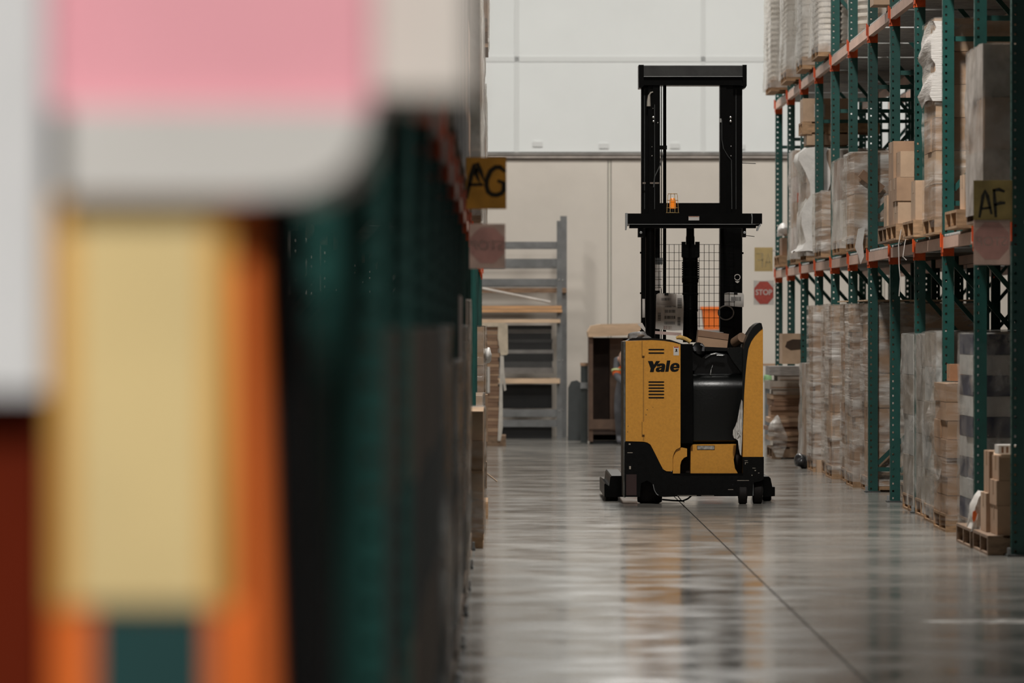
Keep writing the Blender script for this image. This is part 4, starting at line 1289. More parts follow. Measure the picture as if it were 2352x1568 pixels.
r = wrapped_load('shiny clear-wrapped load with a brown carton front, first shelf middle', 3.13, 43.96, D1, 1.05, 1.0, 0.86, 2, 2, 2, (KRAFT_L, KRAFT), WRAP, WOOD, 0.03, 0.02)
obj('loose_board', MB().box(3.16, 3.40, 43.85, 43.88, D1 + 0.56, D1 + 0.635).spin(math.radians(38), 'Y'), KRAFT_D, r)
obj('film_tail', MB().prism([(3.16, D1 + 0.18), (3.22, D1 + 0.2), (3.20, D1 + 0.05), (3.21, D1 - 0.06), (3.18, D1 - 0.13), (3.16, D1 - 0.05), (3.13, D1 + 0.02)], 43.82, 43.84), FILM_W, r)
wrapped_load('low stack of glossy black wrapped goods on the first shelf', 3.38, 41.45, D1, 0.9, 1.0, 0.5, 3, 2, 2, (mat('black_goods', (0.02, 0.02, 0.022), 0.3, var=0.2), mat('dark_goods', (0.05, 0.05, 0.05), 0.4)), WRAP_C, WOOD_D, 0.02)
pallet('dark pallet with split cartons on the first shelf, left of the carton pallet', 3.12, 40.05, D1, 1.0, 1.0, WOOD_D)
carton('narrow pale carton on the dark pallet of the first shelf', 3.12, 3.22, 40.1, 40.4, D1 + PH + 0.002, D1 + PH + 0.25, KRAFT_L)
pallet('pallet under the loose brown cartons of the first shelf', 3.10, 38.92, D1, 1.0, 1.0, WOOD)
z1 = D1 + PH + 0.002
carton('bottom left carton of the loose stack on the first shelf', 3.12, 3.35, 38.98, 39.4, z1, z1 + 0.175, KRAFT_L)
carton('bottom right carton of the loose stack on the first shelf', 3.36, 3.75, 38.98, 39.4, z1, z1 + 0.175, KRAFT)
carton('second-tier printed carton of the loose stack on the first shelf', 3.11, 3.5, 38.97, 39.42, z1 + 0.177, z1 + 0.36, KRAFT)
carton('third-tier carton of the loose stack on the first shelf', 3.14, 3.62, 38.97, 39.4, z1 + 0.362, z1 + 0.565, KRAFT_L)
carton('topmost carton of the loose stack on the first shelf, set back', 3.12, 3.6, 39.42, 39.9, z1 + 0.362, z1 + 0.66, KRAFT)
carton('lower carton standing behind the loose stack on the first shelf', 3.12, 3.6, 39.43, 39.9, z1, z1 + 0.36, KRAFT)
pallet('pallet under tall narrow cartons beside the paper-wrapped tower', 3.13, 37.65, D1, 1.0, 1.0, WOOD)
carton('tall narrow carton left of the paper-wrapped tower', 3.15, 3.29, 37.7, 38.1, z1, z1 + 0.30, KRAFT_L)
carton('tall carton with a torn paper edge beside the paper-wrapped tower', 3.30, 3.6, 37.7, 38.1, z1, z1 + 0.31, KRAFT)
PAPERW = mat('corrugated_white_paper', (0.66, 0.62, 0.58), 0.6, var=0.08, scale=20, stretch=(0.3, 0.3, 6), bump=0.4)
r = wrapped_load('paper-wrapped tower of brown cartons rising almost to the upper beam', 3.19, 36.5, D1, 1.0, 1.0, 1.58, 6, 2, 3, (KRAFT, KRAFT_L), WRAP_C, WOOD, 0.008, seed=77)
pw = MB()
prev = None
for i in range(14):
    zz1 = 3.10 + i * 0.045
    row = [pw.bm.verts.new((3.175 - 0.018 * math.sin(i * 0.9) - 0.01 * math.sin(j + i * 2), 36.49 + j * 0.25, zz1 + 0.02 * math.sin(j))) for j in range(5)]
    row = [pw.bm.verts.new((3.27, 36.486, zz1))] + row
    if prev:
        for j in range(5):
            pw.bm.faces.new((prev[j], prev[j + 1], row[j + 1], row[j]))
    prev = row
obj('paper_sleeve', pw, PAPERW, r, smooth=0.9)
pallet('short pallet with a pale board beside the AF sign', 3.14, 34.2, D1, 1.0, 0.9, WOOD)
carton('pale upright carton on the short pallet beside the AF sign', 3.2, 3.34, 34.25, 34.6, z1, z1 + 0.24, KRAFT_L)
wrapped_load('tall dusty grey film-wrapped load on the nearest right shelf bay', 3.115, 32.1, D1, 1.1, 1.1, 1.14, 3, 2, 2, (GREYB, KRAFT), WRAP_G, WOOD_D, 0.01, 0.0)
# packing straps dangling from the shelf
for px, pts in ((2065, [(2070, 527), (2064, 560), (2065, 610), (2068, 640), (2065, 680)]), (2078, [(2085, 528), (2078, 560), (2074, 590), (2082, 597)])):
    obj('packing_strap', MB().tube([P(a, b, 38.88) for a, b in pts], 0.004, 6), PAPER_G, None, label=f'white packing strap dangling from the shelf edge, {"long straight" if px == 2065 else "short hooked"} one', cat='strap')

# ================================================================ right rack, second shelf
D2 = DECK2
POT = mat('white_plastic_pots', (0.70, 0.66, 0.61), 0.4, var=0.05)


def pot_stack_mesh(r, h, pitch, key={}):
    k = (round(r, 3), round(h, 3), pitch)
    if k not in key:
        b = MB()
        prof = []
        z = 0
        while z < h - pitch:
            prof += [(r * 0.9, z), (r * 0.9, z + pitch * 0.55), (r, z + pitch * 0.62), (r, z + pitch * 0.95)]
            z += pitch
        b.lathe(prof, 0, 0, 16)
        bmesh.ops.recalc_face_normals(b.bm, faces=b.bm.faces)
        me = bpy.data.meshes.new('pot_stack')
        b.bm.to_mesh(me); b.bm.free()
        finish(me, 0.5)
        me.materials.append(POT)
        key[k] = me
    return key[k]


def pot_load(label, x0, y0, rad, pitch, wrap=True, h=1.9, rows=5, cols=4, wood=WOOD):
    r = empty('potted_stack_load', (x0 + 0.5, y0 + 0.5, D2), label, 'wrapped load')
    pallet_boards(r, x0, y0, D2, 1.0, 1.05, wood, 'pallet_')
    me = pot_stack_mesh(rad, h, pitch)
    for i in range(cols):
        for j in range(rows):
            place('pot_stack', me, (x0 + rad + i * 2.05 * rad, y0 + rad + j * 2.05 * rad, D2 + PH + 0.001), r)
    if wrap:
        wrap_shell(r, x0, x0 + 2.05 * rad * cols, y0, y0 + 2.05 * rad * rows, D2 + 0.04, D2 + PH + h, WRAP_W, 0.012, 'stretch_wrap', 0.015, int(y0))
    return r


pot_load('milky-wrapped tall load of nested white pots at the far upper end', 3.06, 56.1, 0.12, 0.06)
pot_load('tall load of ridged white pot stacks on the upper shelf, second from far end', 3.10, 53.75, 0.10, 0.055)
pot_load('tall load of ridged white pot stacks on the upper shelf, third from far end', 3.12, 51.25, 0.10, 0.062)
pot_load('tall load of lined white pot stacks on the upper shelf by the brown corner', 3.13, 48.85, 0.11, 0.055, True)
pot_load('load of wide rounded white tubs on the upper shelf, nearest of the white loads', 3.32, 46.35, 0.20, 0.07, True, rows=2, cols=2)
pot_load('load of wide rounded white tubs behind the sixth upright, upper shelf', 3.34, 44.1, 0.20, 0.075, True, rows=2, cols=2)
carton('lone brown carton on the upper shelf edge at the top of the picture', 3.12, 3.29, 41.5, 41.9, D2 + 0.03, D2 + 0.22, KRAFT_L)
pallet('empty dark pallet on the upper right shelf beside the lone brown carton', 3.3, 41.45, D2, 0.95, 1.0, WOOD_D)
for i, y in enumerate((39.1, 36.6, 34.1)):
    wrapped_load(f'dark carton load on the upper right shelf, {("farthest", "middle", "nearest")[i]} of three above the frame edge', 3.3, y, D2, 0.95, 1.0, 1.1, 4, 2, 2, (KRAFT, KRAFT_D), None, WOOD_D, cat='pallet load', name='pallet_load')

# second rack row: goods glimpsed through the first row
ordn = ('first', 'second', 'third', 'fourth', 'fifth', 'sixth', 'seventh', 'eighth', 'ninth', 'tenth', 'eleventh')
for k in range(0, 11):
    y = YR[k]
    wrapped_load(f'carton load on the floor of the rear right rack, {ordn[k]} bay from the front', 4.62, y + 0.2, 0, 0.95, 1.0, 1.4 if k % 3 else 1.1, 3, 1, 2, (KRAFT_D, KRAFT), WRAP_C if k % 2 else None, WOOD_D, seed=k, cat='pallet load', name='pallet_load')
    if k not in (5, 7, 9):
        wrapped_load(f'carton load on the first shelf of the rear right rack, {ordn[k]} bay from the front', 4.64, y + 1.25, D1, 0.9, 1.0, (0.9, 0.6, 1.2)[k % 3], 3, 1, 2, (KRAFT, KRAFT_D), None, WOOD_D, seed=k + 40, cat='pallet load', name='pallet_load')

# ================================================================ signs
SY = paperize(mat('yellow_card', (0.56, 0.365, 0.10), 0.55, var=0.10, scale=7))
SY2 = paperize(mat('dull_yellow_card', (0.44, 0.375, 0.20), 0.6, var=0.10, scale=7))
SY3 = paperize(mat('pale_yellow_card', (0.70, 0.57, 0.30), 0.6, var=0.06, scale=7))
PAINT = mat('marker_black', (0.045, 0.038, 0.022), 0.7)
PAINT2 = mat('marker_grey_black', (0.055, 0.055, 0.045), 0.7, var=0.3, scale=30)
SPK = paperize(mat('show_through_sheet', (0.74, 0.62, 0.56), 0.6, var=0.08, scale=8))
SPK_D = paperize(mat('show_through_red', (0.66, 0.47, 0.43), 0.6, var=0.08, scale=8))
SPK_L = paperize(mat('show_through_letters', (0.92, 0.80, 0.74), 0.6, var=0.05))
SRED = mat('stop_red', (0.48, 0.075, 0.055), 0.55, var=0.12, scale=40)


def octagon(cx, cz, rx, rz):
    k = math.tan(math.pi / 8)
    return [(cx + a * rx, cz + b * rz) for a, b in ((-1, k), (-k, 1), (k, 1), (1, k), (1, -k), (k, -1), (-k, -1), (-1, -k))]


def card(name, px0, px1, py0, py1, Y, m, label, cat='sign', tw=0.0):
    x0, x1, z0, z1 = X_(px0, Y), X_(px1, Y), Z_(py1, Y), Z_(py0, Y)
    return obj(name, MB().prism([(x0, z0), (x1, z0 + tw), (x1 + tw * 0.3, z1 + tw), (x0, z1)], Y, Y + 0.003), m, None, label=label, cat=cat), (x0, x1, z0, z1)


# left: AG and the back of a STOP sheet
YA = 26.9
s, (x0, x1, z0, z1) = card('aisle_sign', 1070, 1163, 361, 480, YA, SY, 'yellow card sign hand-lettered AG on the left rack')
w = 13 / (F / YA)
A = [PXY([(1072, 452), (1083, 400), (1090, 380), (1096, 376), (1103, 392), (1110, 425), (1113, 448)], YA), PXY([(1080, 424), (1106, 424)], YA)]
G = [PXY([(1158, 392), (1149, 384), (1138, 384), (1127, 392), (1119, 410), (1117, 426), (1121, 440), (1130, 447), (1141, 448), (1152, 444), (1157, 436), (1157, 420), (1146, 416)], YA)]
for nm, pl_ in (('letter', A), ('letter', G)):
    for st_ in strokes([[(a, b) for a, b in q] for q in pl_], w * 0.85):
        flat_shape('letter_stroke', [st_], YA - 0.001, PAINT, s)


def stop_back(px0, px1, py0, py1, Y, label, rx, rz, dz, ts):
    x0, x1, z0, z1 = X_(px0, Y), X_(px1, Y), Z_(py1, Y), Z_(py0, Y)
    oc = octagon((x0 + x1) / 2, (z0 + z1) / 2 + dz, (x1 - x0) * rx, (z1 - z0) * rz)
    s_ = flat_shape('stop_sign_sheet', [[(x0, z0), (x1, z0), (x1, z1), (x0, z1)], oc], Y, SPK, None, 0.001, label=label, cat='sign')
    flat_shape('octagon_print', [oc], Y, SPK_D, s_, 0.001)
    place('lettering', text_mesh('STOP', ts, SPK_L, 0.0012, True), ((x0 + x1) / 2, Y - 0.002, (z0 + z1) / 2 + dz * 0.3), s_)
    return s_


stop_back(1078, 1160.5, 514, 617, YA + 0.02, 'greyish sheet with a faded mirrored STOP octagon under the AG sign', 0.48, 0.40, 0.005, 0.075)
# right: AF and the back of a STOP sheet
YF = 31.42
s, (x0, x1, z0, z1) = card('aisle_sign', 2236, 2325, 414, 510, YF, SY2, 'dull yellow card sign hand-lettered AF on the nearest right upright')
AFp = [[(2250, 497), (2258, 450), (2262, 438), (2268, 450), (2277, 489)], [(2257, 479), (2272, 477)], [(2287, 496), (2285, 465), (2283, 437)], [(2283, 437), (2295, 435), (2305, 439)], [(2286, 470), (2298, 466), (2306, 466)]]
for st_ in strokes([PXY(q, YF) for q in AFp], 8.5 / (F / YF)):
    flat_shape('letter_stroke', [st_], YF - 0.001, PAINT2, s)
stop_back(2236, 2320, 505, 608, YF - 0.006, 'greyish sheet with a faded mirrored STOP octagon under the AF sign', 0.47, 0.42, 0.01, 0.08)
# far end: the back of an AF card and a STOP sheet facing the camera
YE = 58.2
s, (x0, x1, z0, z1) = card('aisle_sign', 1733, 1775, 568, 623, YE, SY3, 'pale yellow card with mirrored AF at the far end of the right rack')
M_AF = [[(1771, 613), (1764, 582), (1758, 612)], [(1768, 602), (1760, 602)], [(1751, 613), (1751, 582), (1739, 582)], [(1751, 597), (1741, 597)]]
for st_ in strokes([PXY(q, YE) for q in M_AF], 3.6 / (F / YE)):
    flat_shape('letter_stroke', [st_], YE - 0.001, mat('show_through_ink', (0.42, 0.34, 0.19), 0.7), s)
s, (x0, x1, z0, z1) = card('stop_sign', 1731, 1777.5, 644, 700, YE, PAPER, 'small sheet printed with a red STOP octagon at the far rack end')
flat_shape('octagon_print', [octagon((x0 + x1) / 2, (z0 + z1) / 2, (x1 - x0) * 0.47, (z1 - z0) * 0.46)], YE - 0.001, SRED, s)
place('lettering', text_mesh('STOP', 0.088, PAPER, 0.002, False, sx=0.92), ((x0 + x1) / 2, YE - 0.0025, (z0 + z1) / 2 + 0.002), s)

for o_, zc1 in ((bpy.data.objects['aisle_sign.002'], Z_(575, YE)), (bpy.data.objects['stop_sign'], Z_(655, YE))):
    bx('cable_tie', X_(1770, YE), 3.238, YE + 0.003, YE + 0.16, zc1 - 0.006, zc1 + 0.006, PAPER_G, o_)

# ================================================================ background, left of the truck
YK = 64.6
GREY = mat('grey_rack_paint', (0.16, 0.162, 0.16), 0.5, var=0.12, scale=6)
gr = empty('storage_rack', (X_(1200, YK), YK + 0.4, 0), 'grey steel storage rack with wooden shelves against the end wall', 'storage rack')
for px0, px1, py0, y_, in ((1279, 1291, 507, YK), (1287, 1302, 496, YK + 0.75), (1030, 1042, 507, YK), (1038, 1052, 496, YK + 0.75)):
    up = bx('upright', X_(px0, y_), X_(px1, y_), y_, y_ + 0.08, 0, Z_(py0, y_), GREY, gr, 0.006)
    for zz1 in (1.0, 2.05, 0.35):
        bx('bolt_pair', X_(px0 + 4, y_), X_(px0 + 7, y_), y_ - 0.006, y_, zz1, zz1 + 0.02, CHROME, up)
for py0, py1, m in ((555, 567, GREY), (594, 612, GREY), (640, 655, GREY), (940, 957, GREY), (964, 980, GREY)):
    bx('beam', X_(1042, YK), X_(1284, YK), YK + 0.01, YK + 0.06, Z_(py1, YK), Z_(py0, YK), m, gr, 0.004)
    bx('beam', X_(1042, YK + 0.75), X_(1290, YK + 0.75), YK + 0.76, YK + 0.8, Z_(py1 + 3, YK), Z_(py0 + 3, YK), m, gr)
OW = mat('orange_timber', (0.58, 0.32, 0.15), 0.75, var=0.12, scale=6, stretch=(0.3, 2, 2))
for py0, py1, m, pr in ((702, 709, OW, 1290), (710, 717, OW, 1291), (733, 741, PLY, 1287), (869, 880, PLY, 1286)):
    bx('shelf_board', X_(1100, YK), X_(pr, YK), YK - 0.06, YK + 0.7, Z_(py1, YK), Z_(py0, YK), m, gr, 0.003)
bx('shelf_board', X_(1100, YK + 0.7), X_(1301, YK + 0.7), YK + 0.70, YK + 0.80, Z_(671, YK), Z_(660, YK), WOOD_D, gr)
obj('loose_brace', MB().tube([P(1108, 662, YK - 0.05), P(1264, 694, YK - 0.05)], 0.016, 8), mat('pale_brace', (0.55, 0.50, 0.45), 0.6), gr)
STK = (mat('dark_sheet', (0.012, 0.012, 0.012), 0.5), mat('mid_sheet', (0.045, 0.045, 0.044), 0.5), mat('pale_sheet', (0.16, 0.15, 0.14), 0.6))
rnd = random.Random(5)
y_ = 747
place_words = ('topmost', 'second', 'third', 'fourth', 'fifth', 'sixth', 'seventh', 'eighth', 'lowest')
hh = (10, 8, 14, 8, 16, 9, 18, 14, 14)
for i, h in enumerate(hh):
    m = STK[(0, 2, 0, 1, 0, 2, 0, 1, 2)[i]]
    if y_ + h > 868:
        h = 868 - y_
    bx('steel_profile', X_(1130 + rnd.uniform(0, 25), YK), X_(1272 - rnd.uniform(0, 6), YK), YK + 0.08, YK + 0.6, Z_(y_ + h - 0.3, YK), Z_(y_, YK), m, None, 0.01,
       label=f'long dark profile lying on the grey rack shelf, {place_words[i]} of the pile', cat='steel profile', group='profiles piled on the grey rack')
    y_ += h
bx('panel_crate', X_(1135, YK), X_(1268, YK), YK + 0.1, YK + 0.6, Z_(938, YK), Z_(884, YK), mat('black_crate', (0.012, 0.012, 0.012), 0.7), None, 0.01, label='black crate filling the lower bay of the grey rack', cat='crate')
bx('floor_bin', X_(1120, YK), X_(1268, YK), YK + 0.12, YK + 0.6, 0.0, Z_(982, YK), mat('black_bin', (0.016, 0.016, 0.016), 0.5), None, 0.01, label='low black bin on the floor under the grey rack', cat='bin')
# flat cardboard stack with its pale cover
YC = 60.5
fc = empty('cardboard_stack', (X_(1130, YC), YC + 0.4, 0), 'tall brown stack of flat cardboard blanks under a pale cover sheet', 'cardboard stack')
pallet_boards(fc, X_(1090, YC), YC, 0, 0.38, 0.9, WOOD_D, 'pallet_')
z = PH + 0.002
i = 0
rnd = random.Random(8)
while z < Z_(748, YC) - 0.02:
    t = rnd.choice((0.03, 0.045, 0.04, 0.055))
    e = rnd.uniform(-0.012, 0.012)
    bx('blank_bundle', X_(1092, YC), X_(1146, YC) + round(e, 2), YC + 0.02, YC + 0.88, z, z + t - 0.004, (KRAFT_D, KRAFT, KRAFT_D)[i % 3], fc)
    z += t
    i += 1
cv = obj('cover_sheet', MB().prism(PXY([(1092, 748), (1092, 741), (1160, 741), (1166, 746), (1167, 812), (1163, 815), (1150, 816), (1147, 800), (1143, 775), (1144, 750)], YC), YC - 0.01, YC + 0.9).bevel(0.01), mat('pale_cover', (0.64, 0.54, 0.41), 0.6), fc)
obj('film_strip', MB().prism(PXY([(1149, 816), (1157, 818), (1158, 850), (1163, 895), (1158, 898), (1154, 870), (1155, 980), (1150, 1012), (1143, 1012), (1146, 940), (1148, 870)], YC), YC - 0.015, YC + 0.7), mat('dirty_film', (0.58, 0.54, 0.48), 0.5), fc)
obj('white_card', MB().box(X_(1103, YC), X_(1125, YC), YC - 0.006, YC - 0.002, Z_(902, YC), Z_(842, YC)), PAPER, fc)

# wooden crate with a pale lid, dark boards beside it
YT = 61.6
cr = empty('wooden_crate', (X_(1430, YT), YT + 0.4, 0), 'dark brown open wooden crate with a pale plywood lid behind the truck', 'crate')
CRW = mat('crate_brown', (0.06, 0.036, 0.026), 0.75, var=0.15, scale=5)
CRL = mat('crate_frame_brown', (0.13, 0.078, 0.052), 0.75, var=0.15, scale=5)
bx('back_panel', X_(1353, YT), X_(1500, YT), YT + 0.75, YT + 0.8, 0.03, Z_(775, YT), CRW, cr)
bx('side_panel', X_(1353, YT), X_(1362, YT), YT, YT + 0.8, 0.03, Z_(773, YT), CRL, cr)
bx('side_panel', X_(1495, YT), X_(1503, YT), YT, YT + 0.8, 0.03, Z_(773, YT), CRL, cr)
bx('bottom_rail', X_(1353, YT), X_(1503, YT), YT - 0.02, YT + 0.05, Z_(985, YT), Z_(963, YT), CRL, cr)
bx('inner_post', X_(1402, YT), X_(1432, YT), YT + 0.3, YT + 0.36, 0.15, Z_(775, YT), CRL, cr)
bx('inner_floor', X_(1362, YT), X_(1495, YT), YT, YT + 0.75, 0.12, 0.16, CRW, cr)
obj('lid', MB().prism(PXY([(1352, 774), (1350, 762), (1358, 748), (1380, 744), (1500, 742), (1505, 770), (1470, 769)], YT), YT - 0.06, YT + 0.85).bevel(0.01), PLY, cr, label='pale plywood lid')
bx('skid', X_(1356, YT), X_(1503, YT), YT + 0.02, YT + 0.70, 0.0, 0.03, mat('black_skid', (0.012, 0.012, 0.012), 0.8), cr)
bp_ = MB().prism(PXY([(1304, 1011.6), (1305, 890), (1312, 876), (1325, 873), (1336, 880), (1336, 1011.6)], 63.5), 63.5, 63.56)
obj('dark_panel', bp_, mat('slate_panel', (0.045, 0.05, 0.05), 0.6), None, label='dark slate board leaning at the wall beside the grey rack', cat='board')
po = empty('steel_stand', (X_(1341, 62.4), 62.44, 0), 'dark steel post with a timber cap left of the wooden crate', 'post')
bx('post', X_(1334, 62.4), X_(1350, 62.4), 62.4, 62.48, 0, Z_(840, 62.4), mat('dark_post', (0.05, 0.06, 0.058), 0.5), po, 0.005)
bx('timber_cap', X_(1333, 62.4), X_(1351, 62.4), 62.39, 62.5, Z_(840, 62.4), Z_(833, 62.4), KRAFT, po)
bx('clamp', X_(1333, 62.4), X_(1352, 62.4), 62.37, 62.4, Z_(892, 62.4), Z_(878, 62.4), STEEL, po)

# orange tote and other things seen through the truck's screen
YO2 = 62.5
ot = empty('orange_bin', (X_(1636, YO2), YO2 + 0.2, 0), 'bright orange plastic bin on a grey cabinet seen through the truck screen', 'bin')
OB = mat('orange_plastic', (0.95, 0.20, 0.025), 0.4, var=0.08, emit=0.0)
obj('bin_body', MB().prism(PXY([(1613, 708), (1660, 708), (1656, 757), (1618, 757)], YO2), YO2, YO2 + 0.35).bevel(0.01), OB, ot)
obj('bin_rim', MB().box(X_(1610, YO2), X_(1663, YO2), YO2 - 0.01, YO2 + 0.36, Z_(711, YO2), Z_(704, YO2)).bevel(0.006), OB, ot)
gc = empty('grey_cabinet', (X_(1640, YO2), YO2 + 0.3, 0), 'pale grey steel cabinet behind the truck below the orange bin', 'cabinet')
bx('body', X_(1604, YO2), X_(1690, YO2), YO2 + 0.0, YO2 + 0.5, 0.0, Z_(758, YO2), GREY, gc, 0.01)
bx('door', X_(1608, YO2), X_(1686, YO2), YO2 - 0.015, YO2, 0.1, Z_(765, YO2), GREY, gc, 0.005)
wb = bx('white_box', X_(1598, YO2), X_(1609, YO2), YO2 + 0.05, YO2 + 0.3, Z_(758, YO2), Z_(705, YO2), PAPER_G, None, 0.004, label='upright pale box beside the orange bin behind the screen', cat='box')

# grey post and green thing between truck and right rack
YD = 63.5
gp = empty('steel_stand', (X_(1764, YD), YD + 0.1, 0), 'grey steel post between the truck and the far right heap', 'post')
bx('post', X_(1757, YD), X_(1769, YD), YD, YD + 0.1, 0, Z_(880, YD), GREY, gp, 0.005)
bx('shelf_edge', X_(1750, YD), X_(1790, YD), YD - 0.02, YD + 0.3, Z_(840, YD), Z_(835, YD), KRAFT, gp)
bx('upper_post', X_(1760, YD), X_(1768, YD), YD + 0.02, YD + 0.08, Z_(880, YD), Z_(840, YD), mat('dark_post', (0.05, 0.06, 0.058), 0.5), gp)
bt = MB().lathe([(0.02, 0), (0.05, 0.01), (0.058, 0.05), (0.05, 0.1), (0.02, 0.12)], X_(1763, YD), YD - 0.06, 18, Z_(880, YD))
obj('green_ball', bt, mat('pale_green', (0.30, 0.52, 0.25), 0.5), None, label='pale green round float hanging on the grey post', cat='float')

# ================================================================ left rack goods
nth = ('first', 'second', 'third', 'fourth', 'fifth', 'sixth', 'seventh', 'eighth', 'ninth', 'tenth', 'eleventh', 'twelfth', 'thirteenth', 'fourteenth', 'fifteenth', 'sixteenth', 'seventeenth', 'eighteenth', 'nineteenth', 'twentieth')
for k in range(len(YLK) - 1):
    y = YLK[k]
    rnd = random.Random(k)
    if k == 0:
        continue
    far = y > 30
    xo = (-0.172 if k > 1 else -0.2) if not far else rnd.choice((-0.13, -0.10, -0.16))
    if k not in (12, 13, 16):
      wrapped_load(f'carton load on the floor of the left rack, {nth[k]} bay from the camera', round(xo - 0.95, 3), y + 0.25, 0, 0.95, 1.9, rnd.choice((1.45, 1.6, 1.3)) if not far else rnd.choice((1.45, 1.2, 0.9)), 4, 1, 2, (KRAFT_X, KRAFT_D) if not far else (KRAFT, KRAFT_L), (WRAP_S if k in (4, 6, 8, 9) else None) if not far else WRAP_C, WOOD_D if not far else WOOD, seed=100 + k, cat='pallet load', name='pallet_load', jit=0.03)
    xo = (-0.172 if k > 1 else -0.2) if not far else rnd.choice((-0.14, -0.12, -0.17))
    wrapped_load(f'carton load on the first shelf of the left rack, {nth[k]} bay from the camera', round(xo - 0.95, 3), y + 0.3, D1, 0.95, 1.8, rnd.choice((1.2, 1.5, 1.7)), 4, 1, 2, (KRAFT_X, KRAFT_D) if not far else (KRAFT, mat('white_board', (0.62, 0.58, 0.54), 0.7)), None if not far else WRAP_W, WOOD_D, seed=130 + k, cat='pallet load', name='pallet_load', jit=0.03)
    if y > 34:
        wrapped_load(f'milky wrapped load on the upper shelf of the left rack, {nth[k]} bay from the camera', round(xo - 0.93, 3), y + 0.3, D2, 0.95, 1.8, 1.4, 3, 1, 2, (KRAFT, mat('white_board', (0.62, 0.58, 0.54), 0.7)), WRAP_W, WOOD_D, seed=160 + k, cat='pallet load', name='pallet_load', jit=0.03)
# cartons standing out of the left rack into the aisle
carton('labelled brown carton sticking out low from the left rack', -0.45, X_(1120, 44.75), 44.75, 45.2, Z_(1014, 44.75), Z_(906, 44.75), KRAFT, patch=(0.80, 0.88, 0.35, 0.75))
bx('timber_block', -0.42, X_(1118, 44.75), 44.75, 45.2, 0, Z_(1061, 44.75), WOOD_D, None, label='timber block under the labelled carton of the left rack', cat='timber')
carton('dented brown carton beneath the labelled one at the left rack', -0.45, X_(1116, 44.75), 44.77, 45.2, Z_(1060, 44.75), Z_(1015, 44.75), KRAFT)
pallet('pallet whose corner pokes out of the left rack into the aisle', -1.05, 37.7, 0, 0.97, 1.0, WOOD)
carton('upright cartons leaning out of the left rack above the poking pallet', -0.5, X_(1110, 36.4), 36.4, 36.8, 0.128, Z_(1065, 36.4), KRAFT)
pallet('reddish worn pallet at the foot of the left rack', -1.05, 36.12, 0, 0.94, 1.0, mat('reddish_wood', (0.22, 0.10, 0.07), 0.8))
blob('plastic_bag', FILM_W, ((-0.11, 46.2, 1.18), (0.045, 0.1, 0.07)), 'scrap of white plastic film caught on the left rack edge', 'plastic film', seed=17)
obj('wood_splinter', MB().tube([P(1118, 1086, 49.2), P(1142, 1105, 46.6)], 0.004, 6), PLY, None, label='thin wooden splinter lying on the floor by the left rack', cat='splinter')

# ================================================================ blurred goods at the near end of the left rack
YN = 4.6


def nx_(px, Y=YN):
    return X_(px, Y)


PINK = mat('pink_carton', (0.80, 0.36, 0.42), 0.6, var=0.04, scale=3)
WHITEC = mat('white_carton', (0.60, 0.585, 0.56), 0.6, var=0.04, scale=3)
GWHITE = mat('grey_white_wrap', (0.70, 0.705, 0.715), 0.5, var=0.06, scale=3)
GOLD = mat('golden_carton', (0.66, 0.36, 0.08), 0.6, var=0.06, scale=3)
CREAM = mat('cream_label', (0.72, 0.56, 0.27), 0.6, var=0.05, scale=3)
ORBOX = mat('orange_carton', (0.78, 0.16, 0.018), 0.6, var=0.06, scale=3)
REDBR = mat('red_brown_carton', (0.105, 0.012, 0.003), 0.8, var=0.2, scale=4, spec=0.08)
TEALBOX = mat('teal_label', (0.006, 0.05, 0.05), 0.6, var=0.06, scale=3)
SHADE_BLK = mat('shade_black', (0.003, 0.003, 0.003), 0.9, spec=0.1)
pallet('pallet under the blurred colourful cartons in the left foreground', -1.1, 4.45, 0, 0.88, 0.98, WOOD_D)
zb = PH + 0.002
zt = Z_(1392, YN)
o = carton('plain brown carton at the base of the blurred foreground stack', nx_(110), nx_(540), 4.6, 5.1, zb, 0.70, KRAFT)
o = carton('orange carton with a teal label under the yellow one, blurred left foreground', nx_(120), nx_(548), 4.6, 5.1, 0.702, zt - 0.004, ORBOX)
obj('teal_label', MB().box(nx_(215), nx_(480), 4.597, 4.599, 0.9, zt - 0.004), TEALBOX, o)
o = carton('golden yellow carton with a cream label, blurred left foreground', nx_(118), nx_(525), 4.6, 5.1, zt - 0.002, Z_(455, YN), GOLD, tape=False)
obj('cream_label', MB().box(nx_(175), nx_(470), 4.597, 4.599, zt + 0.002, Z_(490, YN)), CREAM, o)
# leaning orange board and a black sheet added as shade beside the stack
ob = MB().prism([(nx_(530), Z_(440, YN)), (nx_(578), Z_(440, YN)), (nx_(720), 0.0), (nx_(640), 0.0)], 4.62, 5.2)
obj('orange_board', ob, ORBOX, None, label='orange board leaning beside the yellow carton, blurred left foreground', cat='board')
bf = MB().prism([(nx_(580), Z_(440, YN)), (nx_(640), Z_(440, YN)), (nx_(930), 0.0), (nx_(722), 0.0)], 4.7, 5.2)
obj('shade_sheet', bf, SHADE_BLK, None, label='black sheet standing in for shade between orange board and teal upright', cat='shade sheet')
